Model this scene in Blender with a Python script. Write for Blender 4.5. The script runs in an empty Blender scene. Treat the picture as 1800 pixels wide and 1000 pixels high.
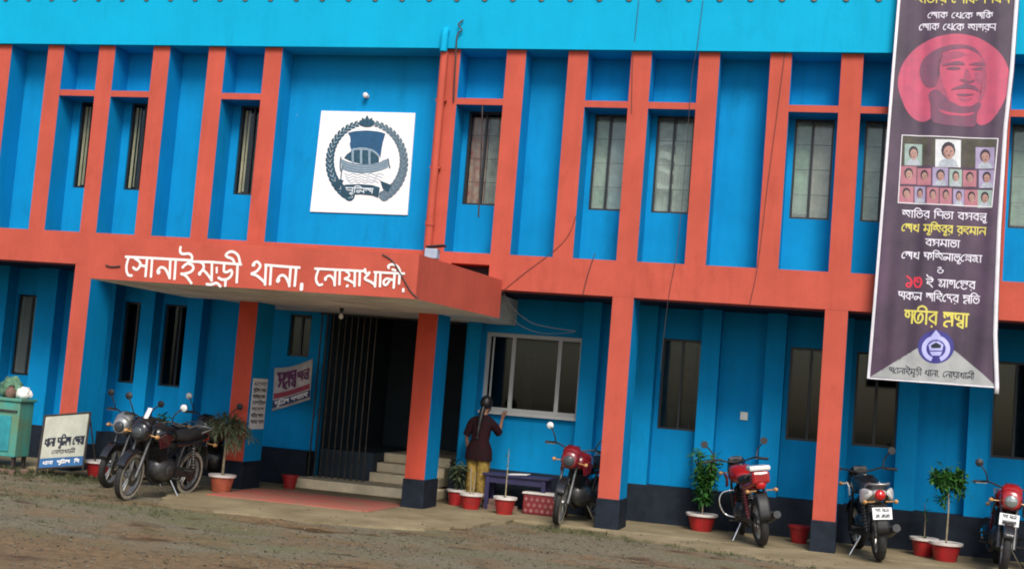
import bpy, bmesh, math, random
from math import sin, cos, pi, radians
from mathutils import Vector, Matrix, noise as mnoise
sc = bpy.context.scene
COL = sc.collection
rnd = random.Random(7)

# ---------------------------------------------------------------- camera
CAM = Vector((3.3915, -17.9837, 1.7955)); FPX = 2304.54
CR = Vector((.9633519, .2558315, .0806429)); CU = Vector((-.0572089, -.0977658, .9935638)); CF = Vector((-.2620690, .9617651, .0795470))
cd = bpy.data.cameras.new("camera"); cam = bpy.data.objects.new("camera", cd); COL.objects.link(cam)
cd.sensor_width = 36; cd.lens = FPX / 1800 * 36; cd.clip_end = 600; cd.clip_start = .1
cam.matrix_world = Matrix(((CR.x, CU.x, -CF.x, CAM.x), (CR.y, CU.y, -CF.y, CAM.y), (CR.z, CU.z, -CF.z, CAM.z), (0, 0, 0, 1)))
sc.camera = cam

# ---------------------------------------------------------------- sky, sun, exposure
SUN_EL, SUN_AZ = radians(45), radians(157)      # azimuth clockwise from +y (north): front of the building, to the right
wd = bpy.data.worlds.new("World"); sc.world = wd; wd.use_nodes = True
wn = wd.node_tree.nodes; wl = wd.node_tree.links
sky = wn.new('ShaderNodeTexSky'); sky.sky_type = 'NISHITA'; sky.sun_disc = False
sky.sun_elevation = SUN_EL; sky.sun_rotation = SUN_AZ; sky.air_density = 1.0; sky.dust_density = 2.0; sky.ozone_density = 1.0
hs = wn.new('ShaderNodeHueSaturation'); hs.inputs['Saturation'].default_value = .85
wl.new(sky.outputs[0], hs.inputs['Color']); wl.new(hs.outputs[0], wn['Background'].inputs['Color'])
wn['Background'].inputs['Strength'].default_value = .08
sd = bpy.data.lights.new("sun", 'SUN'); sd.energy = 1.5; sd.angle = radians(24); sd.color = (1, .95, .87)
so = bpy.data.objects.new("sun", sd); COL.objects.link(so)
sdir = Vector((sin(SUN_AZ) * cos(SUN_EL), cos(SUN_AZ) * cos(SUN_EL), sin(SUN_EL)))
so.rotation_euler = (-sdir).to_track_quat('-Z', 'Y').to_euler()
so.location = sdir * 40
vs = sc.view_settings; vs.view_transform = 'Standard'; vs.look = 'None'; vs.exposure = 1.16; vs.gamma = 1
sc.render.engine = 'CYCLES'
sc.cycles.filter_width = 1.9
sc.cycles.max_bounces = 8

# ---------------------------------------------------------------- helpers
def ray(px, py): return CF + CR * ((px - 900) / FPX) + CU * ((500 - py) / FPX)
def at(px, py, Y):                      # point of the photograph's pixel on the vertical plane y = Y
    d = ray(px, py); return CAM + d * ((Y - CAM.y) / d.y)
def atz(px, py, Z=0.0):
    d = ray(px, py); return CAM + d * ((Z - CAM.z) / d.z)

def lin(c):
    return tuple(((v / 12.92) if v <= .04045 else ((v + .055) / 1.055) ** 2.4) for v in c)
def rgb(r, g, b): return lin((r / 255, g / 255, b / 255)) + (1,)

def new_mat(name):
    m = bpy.data.materials.new(name); m.use_nodes = True
    return m, m.node_tree.nodes, m.node_tree.links, m.node_tree.nodes['Principled BSDF']

def mat(name, col, rough=.6, metal=0, var=.12, scale=6, bump=.0, bscale=60, spec=.5, col2=None, streak=0, coat=0, coord='POS', stain=0):
    """procedural paint / plastic / metal: two noises vary the colour, an optional vertical streak noise, fine bump"""
    m, N, L, b = new_mat(name)
    col = tuple(col[:3]) + (1,)
    geo = N.new('ShaderNodeNewGeometry') if coord == 'POS' else N.new('ShaderNodeTexCoord')
    src = geo.outputs['Position'] if coord == 'POS' else geo.outputs['Object']
    n = N.new('ShaderNodeTexNoise'); n.inputs['Scale'].default_value = scale; n.inputs['Detail'].default_value = 7; n.inputs['Roughness'].default_value = .65
    L.new(src, n.inputs['Vector'])
    cr = N.new('ShaderNodeValToRGB'); L.new(n.outputs['Fac'], cr.inputs['Fac'])
    c2 = col2 if col2 else tuple(v * (1 - var * 2) for v in col[:3]) + (1,)
    cr.color_ramp.elements[0].position = .3; cr.color_ramp.elements[1].position = .68
    cr.color_ramp.elements[0].color = tuple(c2[:3]) + (1,); cr.color_ramp.elements[1].color = tuple(min(1, v * (1 + var * .5)) for v in col[:3]) + (1,)
    out = cr.outputs['Color']
    if streak:
        mp = N.new('ShaderNodeMapping'); mp.inputs['Scale'].default_value = (7, 7, .35); L.new(src, mp.inputs['Vector'])
        n2 = N.new('ShaderNodeTexNoise'); n2.inputs['Scale'].default_value = 1.5; n2.inputs['Detail'].default_value = 6; L.new(mp.outputs[0], n2.inputs['Vector'])
        r2 = N.new('ShaderNodeValToRGB'); r2.color_ramp.elements[0].position = .32; r2.color_ramp.elements[1].position = .6
        v = 1 - streak
        r2.color_ramp.elements[0].color = (v, v, v, 1); r2.color_ramp.elements[1].color = (1, 1, 1, 1); L.new(n2.outputs['Fac'], r2.inputs['Fac'])
        mx = N.new('ShaderNodeMix'); mx.data_type = 'RGBA'; mx.blend_type = 'MULTIPLY'; mx.inputs['Factor'].default_value = 1
        L.new(out, mx.inputs[6]); L.new(r2.outputs[0], mx.inputs[7]); out = mx.outputs[2]
    if stain:
        mp = N.new('ShaderNodeMapping'); mp.inputs['Scale'].default_value = (2.2, 2.2, .55); L.new(src, mp.inputs['Vector'])
        n4 = N.new('ShaderNodeTexNoise'); n4.inputs['Scale'].default_value = 1.4; n4.inputs['Detail'].default_value = 10; n4.inputs['Roughness'].default_value = .72; n4.inputs['Distortion'].default_value = .6; L.new(mp.outputs[0], n4.inputs['Vector'])
        r4 = N.new('ShaderNodeValToRGB'); r4.color_ramp.elements[0].position = .54; r4.color_ramp.elements[1].position = .74; v = 1 - stain
        r4.color_ramp.elements[0].color = (1, 1, 1, 1); r4.color_ramp.elements[1].color = (v * 1.03, v, v * .97, 1); L.new(n4.outputs['Fac'], r4.inputs['Fac'])
        mx = N.new('ShaderNodeMix'); mx.data_type = 'RGBA'; mx.blend_type = 'MULTIPLY'; mx.inputs['Factor'].default_value = 1; L.new(out, mx.inputs[6]); L.new(r4.outputs[0], mx.inputs[7]); out = mx.outputs[2]
        vo = N.new('ShaderNodeTexNoise'); vo.inputs['Scale'].default_value = 9; vo.inputs['Detail'].default_value = 12; vo.inputs['Roughness'].default_value = .8; L.new(src, vo.inputs['Vector'])
        r5 = N.new('ShaderNodeValToRGB'); r5.color_ramp.elements[0].position = .665; r5.color_ramp.elements[1].position = .70; r5.color_ramp.elements[0].color = (0, 0, 0, 1); r5.color_ramp.elements[1].color = (.55, .55, .55, 1); L.new(vo.outputs['Fac'], r5.inputs['Fac'])
        m6 = N.new('ShaderNodeMix'); m6.data_type = 'RGBA'; L.new(r5.outputs[0], m6.inputs['Factor']); L.new(out, m6.inputs[6]); m6.inputs[7].default_value = (.34, .33, .30, 1); out = m6.outputs[2]
    L.new(out, b.inputs['Base Color'])
    b.inputs['Roughness'].default_value = rough; b.inputs['Metallic'].default_value = metal
    b.inputs['Specular IOR Level'].default_value = spec
    if coat: b.inputs['Coat Weight'].default_value = coat; b.inputs['Coat Roughness'].default_value = .08
    if bump:
        n3 = N.new('ShaderNodeTexNoise'); n3.inputs['Scale'].default_value = bscale; n3.inputs['Detail'].default_value = 5; L.new(src, n3.inputs['Vector'])
        bp = N.new('ShaderNodeBump'); bp.inputs['Strength'].default_value = bump; bp.inputs['Distance'].default_value = .01
        L.new(n3.outputs['Fac'], bp.inputs['Height']); L.new(bp.outputs[0], b.inputs['Normal'])
    return m

M = {}
M['blue'] = mat('blue_wall_paint', (.002, .256, .56), .75, spec=.1, var=.07, scale=1.3, bump=.25, bscale=45, streak=.06, stain=0.22)
M['blue_in'] = M['blue']
M['cyan'] = mat('cyan_parapet_paint', (.002, .375, .62), .75, spec=.12, var=.05, scale=.9, bump=.25, bscale=40, streak=.025, stain=0.12)
M['salmon'] = mat('salmon_paint', (.50, .094, .062), .75, spec=.12, var=.08, scale=1.6, bump=.25, bscale=40, streak=.05, stain=0.22)
M['column_red'] = mat('red_column_paint', (.58, .085, .05), .75, spec=.12, var=.08, scale=1.6, bump=.25, bscale=40, streak=.05, stain=0.25)
M['plinth'] = mat('dark_plinth_paint', (.014, .021, .034), .7, spec=.2, var=.3, scale=4, bump=.3, bscale=30, stain=0.3)
M['soffit'] = mat('stained_white_soffit', (.82, .81, .73), .8, var=.2, scale=1.2, bump=.2, bscale=40, stain=0.35)
M['letter'] = mat('white_letter_paint', (.82, .79, .76), .5, var=.04, scale=8)
M['concrete'] = mat('worn_concrete', (.27, .22, .135), .9, spec=.2, var=.22, scale=1.3, bump=.6, bscale=25, col2=(.15, .12, .068))
M['step'] = mat('cream_step', (.86, .72, .48), .7, var=.14, scale=3, bump=.2)
M['redtile'] = mat('red_oxide_floor', (.43, .105, .082), .85, spec=.2, var=.2, scale=2.2, bump=.3, bscale=25, col2=(.30, .17, .115))
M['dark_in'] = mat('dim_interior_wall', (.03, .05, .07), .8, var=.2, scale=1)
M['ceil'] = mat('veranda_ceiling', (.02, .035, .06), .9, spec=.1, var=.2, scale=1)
M['frame_dark'] = mat('dark_window_frame', (.012, .018, .022), .4, var=.2)
M['alu'] = mat('white_aluminium', (.46, .47, .46), .5, var=.06, scale=5)
M['black_metal'] = mat('black_gate_metal', (.03, .03, .032), .45, .3, var=.3, scale=10)
M['bar'] = mat('worn_gate_bar', (.07, .062, .05), .5, .4, var=.3, scale=9)
M['curtain_grey'] = mat('grey_green_curtain', (.62, .64, .58), .95, spec=.1, var=.25, scale=5)
M['curtain_pale'] = mat('pale_curtain', (.84, .75, .52), .95, spec=.1, var=.12, scale=5)
M['curtain_red'] = mat('rusty_floral_curtain', (.80, .66, .54), .95, spec=.1, var=.1, scale=7, col2=(.62, .13, .08))
M['cloth_white'] = mat('white_cloth', (.75, .74, .72), .9, var=.06)
M['rubber'] = mat('tyre_rubber', (.022, .021, .02), .75, var=.3, scale=20, bump=.4, bscale=90, coord='OBJ')
M['tyre_dusty'] = mat('dusty_tyre', (.40, .36, .28), .85, var=.3, scale=9, coord='OBJ')
M['black'] = mat('black_gloss', (.012, .012, .014), .22, var=.1, coat=.4, coord='OBJ')
M['black_matt'] = mat('black_vinyl', (.016, .016, .017), .55, var=.2, scale=15, bump=.2, coord='OBJ')
M['engine'] = mat('engine_alloy', (.11, .11, .11), .42, .7, var=.25, scale=14, coord='OBJ')
M['engine_dark'] = mat('dark_engine', (.035, .035, .037), .45, .5, var=.3, scale=14, coord='OBJ')
M['chrome'] = mat('chrome', (.72, .72, .72), .12, 1, var=.05, coord='OBJ')
M['silver'] = mat('silver_alloy', (.40, .40, .39), .35, .6, var=.12, scale=9, coord='OBJ')
M['red_gloss'] = mat('dark_red_gloss', (.17, .008, .012), .25, var=.12, coat=.5, coord='OBJ')
M['red_bright'] = mat('bright_red_gloss', (.32, .012, .014), .25, var=.12, coat=.5, coord='OBJ')
M['white_gloss'] = mat('white_gloss', (.66, .66, .64), .25, var=.05, coat=.4, coord='OBJ')
M['maroon'] = mat('maroon_gloss', (.05, .008, .012), .2, var=.1, coat=.5, coord='OBJ')
M['lamp_red'] = mat('red_tail_lens', (.5, .01, .01), .12, var=.05, coat=.6, coord='OBJ')
M['lens_dim'] = mat('dim_headlamp', (.05, .055, .06), .2, 0, var=.1, coord='OBJ')
M['lens'] = mat('headlamp_glass', (.30, .33, .32), .12, .5, var=.08, coat=.6, coord='OBJ')
M['amber'] = mat('amber_indicator_lens', (.50, .27, .10), .2, var=.05, coat=.5, coord='OBJ')
M['plate'] = mat('white_number_plate', (.80, .81, .80), .45, var=.03, coord='OBJ')
M['ink'] = mat('dark_ink', (.012, .016, .03), .6, var=.1)
M['pot_red'] = mat('red_plastic_pot', (.42, .012, .016), .5, var=.2, scale=9, col2=(.22, .02, .018), streak=.2, coord='OBJ')
M['pot_terra'] = mat('terracotta_pot', (.42, .10, .05), .6, var=.2, scale=7, coord='OBJ')
M['pot_rim'] = mat('white_pot_rim', (.70, .64, .60), .5, var=.1, coord='OBJ')
M['soil'] = mat('pot_soil', (.04, .028, .018), .95, var=.3, scale=30, coord='OBJ')
M['leaf'] = mat('green_leaf', (.035, .125, .018), .55, spec=.25, var=.35, scale=11, col2=(.012, .055, .012))
M['leaf_dark'] = mat('dusky_leaf', (.030, .055, .022), .55, var=.35, scale=11, col2=(.10, .11, .06))
M['leaf_pale'] = mat('pale_leaf', (.14, .19, .05), .55, var=.3, scale=11)
M['stem'] = mat('pale_stem', (.33, .27, .17), .8, var=.25, scale=20)
M['teal'] = mat('weathered_teal_paint', (.035, .30, .27), .6, var=.25, scale=3.5, bump=.3, bscale=25, col2=(.14, .22, .11), streak=.2)
M['teal2'] = mat('faded_turquoise_panel', (.03, .33, .38), .6, var=.2, scale=4, bump=.2, streak=.25)
M['board_white'] = mat('weathered_white_board', (.50, .50, .41), .7, var=.12, scale=3.5, bump=.1, streak=.12)
M['board_blue'] = mat('blue_board_band', (.03, .14, .34), .55, var=.2, scale=5)
M['rust'] = mat('dark_rusty_metal', (.06, .05, .045), .6, .3, var=.3, scale=12)
M['grass'] = mat('grass_blades', (.085, .095, .035), .7, var=.4, scale=8)
M['pebble'] = mat('gravel_stones', (.17, .15, .105), .95, spec=.15, var=.45, scale=16)
M['cable'] = mat('black_cable', (.05, .036, .034), .6, var=.1)
M['cable_grey'] = mat('grey_cable', (.17, .19, .20), .6, var=.1)
M['skin'] = mat('brown_skin', (.24, .12, .075), .5, var=.08, coord='OBJ')
M['hair'] = mat('black_hair', (.01, .008, .008), .45, var=.2, scale=40, coord='OBJ')
M['top'] = mat('black_red_tunic', (.010, .008, .010), .9, spec=.1, var=.2, scale=14, col2=(.03, .006, .008), coord='OBJ')
M['trouser'] = mat('yellow_patterned_cloth', (.36, .23, .06), .9, spec=.1, var=.2, scale=17, col2=(.10, .075, .02), coord='OBJ')
M['bench'] = mat('violet_bench_paint', (.024, .02, .08), .6, var=.25, scale=7)
M['brick'] = mat('dusty_brick', (.22, .13, .10), .9, var=.3, scale=9, bump=.3)
M['flower_white'] = mat('soft_white_bulb', (.85, .83, .78), .35, var=.03)
M['cream'] = mat('cream_trim', (.66, .60, .46), .6, var=.12, scale=9)
M['nail'] = mat('gate_bolt', (.3, .3, .3), .4, .7)
M['switch'] = mat('ivory_switch_plate', (.72, .76, .66), .4, var=.04)
M['device'] = mat('pale_blue_device', (.33, .42, .52), .45, var=.1)
M['plastic_white'] = mat('white_plastic_bag', (.72, .74, .70), .4, var=.1)

def glass_mat(name, tint, fac, rough=.06, bright_dust=0, dcol=(.42, .46, .42, 1)):
    m, N, L, b = new_mat(name); N.remove(b)
    t = N.new('ShaderNodeBsdfTransparent'); t.inputs[0].default_value = tint
    g = N.new('ShaderNodeBsdfGlossy'); g.inputs['Roughness'].default_value = rough; g.inputs[0].default_value = (.8, .85, .85, 1)
    lw = N.new('ShaderNodeLayerWeight'); lw.inputs[0].default_value = .35
    mr = N.new('ShaderNodeMapRange'); mr.inputs['To Min'].default_value = fac; mr.inputs['To Max'].default_value = .30
    L.new(lw.outputs['Fresnel'], mr.inputs['Value'])
    mx = N.new('ShaderNodeMixShader'); L.new(mr.outputs[0], mx.inputs[0]); L.new(t.outputs[0], mx.inputs[1]); L.new(g.outputs[0], mx.inputs[2])
    out = mx.outputs[0]
    if bright_dust:          # patchy diffuse dust film, added to brighten the shaded pane
        geo = N.new('ShaderNodeNewGeometry'); nz = N.new('ShaderNodeTexNoise'); nz.inputs['Scale'].default_value = 2.3; nz.inputs['Detail'].default_value = 8; L.new(geo.outputs['Position'], nz.inputs['Vector'])
        r_ = N.new('ShaderNodeMapRange'); r_.inputs['From Min'].default_value = .3; r_.inputs['From Max'].default_value = .7; r_.inputs['To Min'].default_value = bright_dust * .45; r_.inputs['To Max'].default_value = bright_dust * 1.5; L.new(nz.outputs['Fac'], r_.inputs['Value'])
        d_ = N.new('ShaderNodeBsdfDiffuse'); d_.inputs[0].default_value = dcol; m3 = N.new('ShaderNodeMixShader'); L.new(r_.outputs[0], m3.inputs[0]); L.new(out, m3.inputs[1]); L.new(d_.outputs[0], m3.inputs[2]); out = m3.outputs[0]
    L.new(out, N['Material Output'].inputs['Surface']); return m
M['glass'] = glass_mat('window_glass', (.84, .90, .86, 1), .03, bright_dust=.15, dcol=(.60, .63, .58, 1))
M['glass_open'] = glass_mat('clear_window_glass', (.80, .82, .80, 1), .02)
M['curtain_blue'] = mat('grey_blue_curtain', (.52, .62, .72), .95, spec=.1, var=.25, scale=5)
M['curtain_pink'] = mat('pinkish_grey_curtain', (.74, .56, .52), .95, spec=.1, var=.2, scale=6)
M['curtain_green'] = mat('faded_green_curtain', (.40, .56, .42), .95, spec=.1, var=.3, scale=4)
M['glass_dark'] = glass_mat('dim_window_glass', (.35, .40, .40, 1), .018)

class MB:
    """collects shapes in one mesh"""
    def __init__(s): s.v = []; s.f = []; s.mi = []; s.cur = 0; s.T = Matrix.Identity(4)
    def pts(s, ps): i = len(s.v); s.v += [s.T @ Vector(p) for p in ps]; return i
    def face(s, idx): s.f.append(idx); s.mi.append(s.cur)
    def box(s, x0, x1, y0, y1, z0, z1):
        i = s.pts([(x0, y0, z0), (x1, y0, z0), (x1, y1, z0), (x0, y1, z0), (x0, y0, z1), (x1, y0, z1), (x1, y1, z1), (x0, y1, z1)])
        for q in ((0, 3, 2, 1), (4, 5, 6, 7), (0, 1, 5, 4), (1, 2, 6, 5), (2, 3, 7, 6), (3, 0, 4, 7)): s.face([i + k for k in q])
    def cbox(s, c, d, rot=(0, 0, 0)):
        old = s.T; from mathutils import Euler
        s.T = old @ Matrix.Translation(c) @ Euler(rot).to_matrix().to_4x4()
        s.box(-d[0] / 2, d[0] / 2, -d[1] / 2, d[1] / 2, -d[2] / 2, d[2] / 2); s.T = old
    def rings(s, rs, cap=True, closed=True):
        n = len(rs[0]); base = [s.pts(r) for r in rs]
        for a, b in zip(base, base[1:]):
            for k in range(n if closed else n - 1):
                k2 = (k + 1) % n; s.face([a + k, a + k2, b + k2, b + k])
        if cap and closed: s.face([base[0] + k for k in range(n)][::-1]); s.face([base[-1] + k for k in range(n)])
    def tube(s, ps, r, n=8, cap=True):
        ps = [Vector(p) for p in ps]; rs = r if isinstance(r, (list, tuple)) else [r] * len(ps); out = []; prev = None
        for i, p in enumerate(ps):
            t = (ps[min(i + 1, len(ps) - 1)] - ps[max(i - 1, 0)]).normalized()
            if prev is None:
                a = Vector((0, 0, 1)) if abs(t.z) < .9 else Vector((1, 0, 0)); prev = (a - t * a.dot(t)).normalized()
            else:
                prev = (prev - t * prev.dot(t)).normalized()
            q = t.cross(prev); out.append([p + (prev * cos(2 * pi * k / n) + q * sin(2 * pi * k / n)) * rs[i] for k in range(n)])
        s.rings(out, cap)
    def lathe(s, prof, c=(0, 0, 0), axis='z', n=20, cap=True):
        c = Vector(c); out = []
        for r, h in prof:
            ring = []
            for k in range(n):
                a = 2 * pi * k / n; x, y = r * cos(a), r * sin(a)
                ring.append(c + (Vector((x, y, h)) if axis == 'z' else Vector((x, h, y)) if axis == 'y' else Vector((h, x, y))))
            out.append(ring)
        s.rings(out, cap)
    def loft(s, secs, n=16, axis='x'):
        """secs: (pos, cy, cz, half_w, half_h, power)"""
        out = []
        for p, cy, cz, hw, hh, pw in secs:
            ring = []
            for k in range(n):
                a = 2 * pi * k / n; ca, sa = cos(a), sin(a)
                y = cy + hw * math.copysign(abs(ca) ** (2 / pw), ca); z = cz + hh * math.copysign(abs(sa) ** (2 / pw), sa)
                ring.append((p, y, z) if axis == 'x' else (y, z, p))
            out.append(ring)
        s.rings(out)
    def poly(s, ps): i = s.pts(ps); s.face(list(range(i, i + len(ps))))
    def prism(s, ps, d):
        d = Vector(d); n = len(ps); i = s.pts(ps); j = s.pts([Vector(p) + d for p in ps])
        s.face([i + k for k in range(n)]); s.face([j + k for k in range(n)][::-1])
        for k in range(n): s.face([i + k, j + k, j + (k + 1) % n, i + (k + 1) % n])
    def build(s, name, mats, parent=None, smooth=None, bevel=0, fix=True):
        me = bpy.data.meshes.new(name); me.from_pydata([tuple(v) for v in s.v], [], s.f)
        for m in (mats if isinstance(mats, (list, tuple)) else [mats]): me.materials.append(m)
        for p, i in zip(me.polygons, s.mi): p.material_index = i
        if fix:
            bm = bmesh.new(); bm.from_mesh(me); bmesh.ops.recalc_face_normals(bm, faces=bm.faces); bm.to_mesh(me); bm.free()
        if smooth is not None:
            me.polygons.foreach_set('use_smooth', [True] * len(me.polygons))
            if smooth < 180: me.set_sharp_from_angle(angle=radians(smooth))
        o = bpy.data.objects.new(name, me); COL.objects.link(o)
        if parent is not None: o.parent = parent
        if bevel:
            b = o.modifiers.new('bevel', 'BEVEL'); b.width = bevel; b.segments = 2; b.limit_method = 'ANGLE'
        return o

def tag(o, label=None, cat=None, group=None, kind=None):
    if label: o['label'] = label
    if cat: o['category'] = cat
    if group: o['group'] = group
    if kind: o['kind'] = kind
    return o
def thing(name, label, cat, loc=(0, 0, 0), rz=0, group=None):
    o = bpy.data.objects.new(name, None); COL.objects.link(o); o.location = loc; o.rotation_euler = (0, 0, rz); o.empty_display_size = .2
    return tag(o, label, cat, group)

def smooth_line(ps, n=5):
    ps = [Vector(p) for p in ps]
    if len(ps) < 3: return ps
    out = []
    for i in range(len(ps) - 1):
        p0, p1, p2, p3 = ps[max(i - 1, 0)], ps[i], ps[i + 1], ps[min(i + 2, len(ps) - 1)]
        for k in range(n):
            t = k / n
            out.append(.5 * ((2 * p1) + (p2 - p0) * t + (2 * p0 - 5 * p1 + 4 * p2 - p3) * t * t + (3 * p1 - p0 - 3 * p2 + p3) * t ** 3))
    out.append(ps[-1]); return out
def ribbon(mb, ps, w, fn, eps):
    """flat painted stroke: 2-D polyline ps, width w, fn(a,b,eps) -> 3-D"""
    ps = [Vector((p[0], p[1])) for p in ps]
    if len(ps) < 2: return
    L_, R_ = [], []
    t0 = (ps[1] - ps[0]).normalized(); t1 = (ps[-1] - ps[-2]).normalized()
    ps = [ps[0] - t0 * w * .3] + ps + [ps[-1] + t1 * w * .3]
    for i, p in enumerate(ps):
        t = (ps[min(i + 1, len(ps) - 1)] - ps[max(i - 1, 0)]); t = t.normalized() if t.length > 1e-9 else Vector((1, 0))
        nrm = Vector((-t.y, t.x)); ww = w * (.62 if i in (0, len(ps) - 1) else 1) / 2
        L_.append(fn(*(p + nrm * ww), eps)); R_.append(fn(*(p - nrm * ww), eps))
    n = len(ps); i0 = mb.pts(L_); j0 = mb.pts(R_)
    for k in range(n - 1): mb.face([i0 + k, i0 + k + 1, j0 + k + 1, j0 + k])

# ================================================================ GROUND
PG = .95359; PW = .289
def ground_mat():
    m, N, L, b = new_mat('muddy_gravel_yard')
    geo = N.new('ShaderNodeNewGeometry'); P_ = geo.outputs['Position']
    def noise(scale, det=6, mapv=None, rough=.6):
        n = N.new('ShaderNodeTexNoise'); n.inputs['Scale'].default_value = scale; n.inputs['Detail'].default_value = det; n.inputs['Roughness'].default_value = rough
        if mapv:
            mp = N.new('ShaderNodeMapping'); mp.inputs['Scale'].default_value = mapv; mp.inputs['Rotation'].default_value = (0, 0, radians(-14)); L.new(P_, mp.inputs['Vector']); L.new(mp.outputs[0], n.inputs['Vector'])
        else: L.new(P_, n.inputs['Vector'])
        return n.outputs['Fac']
    def ramp(f, a, b_, ca, cb):
        r = N.new('ShaderNodeValToRGB'); r.color_ramp.elements[0].position = a; r.color_ramp.elements[1].position = b_
        r.color_ramp.elements[0].color = ca; r.color_ramp.elements[1].color = cb; L.new(f, r.inputs['Fac']); return r.outputs['Color']
    def mix(f, a, b_, bt='MIX'):
        x = N.new('ShaderNodeMix'); x.data_type = 'RGBA'; x.blend_type = bt
        L.new(f, x.inputs['Factor']) if not isinstance(f, float) else None
        if isinstance(f, float): x.inputs['Factor'].default_value = f
        L.new(a, x.inputs[6]); L.new(b_, x.inputs[7]); return x.outputs[2]
    W = (1, 1, 1, 1); K = (0, 0, 0, 1)
    grav = ramp(noise(38, 8), .33, .68, (.066, .056, .034, 1), (.250, .215, .138, 1))
    dirt = ramp(noise(14, 9), .3, .7, (.105, .065, .027, 1), (.235, .150, .070, 1))
    moss = ramp(noise(20, 8), .3, .7, (.075, .078, .030, 1), (.165, .16, .070, 1))
    # brown churned strip in front (beyond y=-6.3 at x=-3, tilted a little) and streaks along the drive
    sx = N.new('ShaderNodeSeparateXYZ'); L.new(P_, sx.inputs[0])
    lx = N.new('ShaderNodeMath'); lx.operation = 'MULTIPLY_ADD'; lx.inputs[1].default_value = .22; L.new(sx.outputs['X'], lx.inputs[0]); 
    neg = N.new('ShaderNodeMath'); neg.operation = 'MULTIPLY'; neg.inputs[1].default_value = -1; L.new(sx.outputs['Y'], neg.inputs[0]); L.new(neg.outputs[0], lx.inputs[2])
    nz = N.new('ShaderNodeMath'); nz.operation = 'MULTIPLY_ADD'; nz.inputs[1].default_value = 2.4; L.new(noise(.9, 7, (.5, 1.4, 1)), nz.inputs[0]); L.new(lx.outputs[0], nz.inputs[2])
    mr = N.new('ShaderNodeMapRange'); mr.inputs['From Min'].default_value = 6.3; mr.inputs['From Max'].default_value = 7.1; L.new(nz.outputs[0], mr.inputs['Value'])
    streak = ramp(noise(1.0, 8, (.5, 1.15, 1), .66), .47, .6, K, W)
    mossm = ramp(noise(.75, 7, (.6, 1.2, 1)), .50, .66, K, W)
    c = mix(streak, grav, dirt)
    c = mix(mossm, c, moss)
    c = mix(mr.outputs[0], c, dirt)
    wet = ramp(noise(1.7, 7, (.6, 1.3, 1)), .56, .66, W, (.50, .43, .34, 1))
    c = mix(1.0, c, wet, 'MULTIPLY')
    L.new(c, b.inputs['Base Color'])
    rr = ramp(noise(1.7, 7, (.6, 1.3, 1)), .56, .66, (.95, .95, .95, 1), (.42, .42, .42, 1)); L.new(rr, b.inputs['Roughness'])
    bp = N.new('ShaderNodeBump'); bp.inputs['Strength'].default_value = .8; bp.inputs['Distance'].default_value = .03; L.new(noise(45, 8), bp.inputs['Height']); L.new(bp.outputs[0], b.inputs['Normal'])
    return m
M['yard'] = ground_mat()

def yard_z(x, y):
    h = .035 * (mnoise.noise(Vector((x * .5, y * .9, 3))) + .5 * mnoise.noise(Vector((x * 1.7, y * 2.6, 8)))) + .018 * mnoise.noise(Vector((x * 5, y * 5, 1)))
    fade = min(1, max(0, (y + 30) / 10)) * min(1, max(0, (40 - abs(x)) / 15))
    return -.040 + h * fade * .8
mb = MB()
xs = [-150, -80, -45, -28] + [-20 + .16 * k for k in range(231)] + [22, 32, 50, 80, 150]
ys = [-150, -70, -40, -28, -22] + [-18 + .13 * k for k in range(155)] + [5, 30, 90, 150]
idx = {}
for j, y in enumerate(ys):
    mb.pts([(x, y, yard_z(x, y)) for x in xs])
nx = len(xs)
for j in range(len(ys) - 1):
    for i in range(nx - 1): mb.face([j * nx + i, j * nx + i + 1, (j + 1) * nx + i + 1, (j + 1) * nx + i])
tag(mb.build('ground', M['yard'], smooth=180, fix=False), kind='structure')

def slab(name, outline, z1, m, z0=-.3, bevel=.02):
    mb = MB(); mb.prism([(x, y, z0) for x, y in outline], (0, 0, z1 - z0)); return tag(mb.build(name, m, bevel=bevel), kind='structure')
def ragged(ps, amp=.05, step=.16, seed=1):
    r = random.Random(seed); out = []
    for a, b in zip(ps, ps[1:]):
        a, b = Vector(a), Vector(b); n = max(1, int((b - a).length / step))
        for k in range(n):
            p = a.lerp(b, k / n); out.append((p.x + r.uniform(-amp, amp) * (k > 0), p.y + r.uniform(-amp, amp) * (k > 0)))
    out.append(tuple(ps[-1])); return out
# veranda floor under the building (one convex outline per slab; their levels differ by a few mm)
slab('veranda_floor', [(-14.6, -.05), (8.9, -.05), (8.9, 5.2), (-14.6, 5.2)], 0, M['concrete'])
e = ragged([(-5.95, -.02), (-5.75, -1.6), (-5.2, -2.75), (-4.3, -2.95), (-2.7, -2.75), (-1.75, -2.3), (-1.35, -1.2), (-1.2, -.02)], .06, .2, 4)
slab('entrance_apron', e, -.004, M['concrete'], bevel=0)
e = ragged([(.12, -.02), (.2, -.4), (.9, -.8), (1.7, -1.15), (2.5, -1.45), (3.3, -1.7), (5, -2.0), (8.6, -2.2), (8.9, -.02)], .06, .2, 9)
slab('side_pavement', e, -.008, M['concrete'], bevel=0)
mb = MB(); mb.prism([(x, y, -.01) for x, y in ragged([(-5.35, -1.2), (-2.95, -1.15), (-2.93, .0), (-2.98, .42), (-5.35, .5)], .02, .3, 3)], (0, 0, .016))
tag(mb.build('entrance_paving', M['redtile']), kind='structure')
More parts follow.
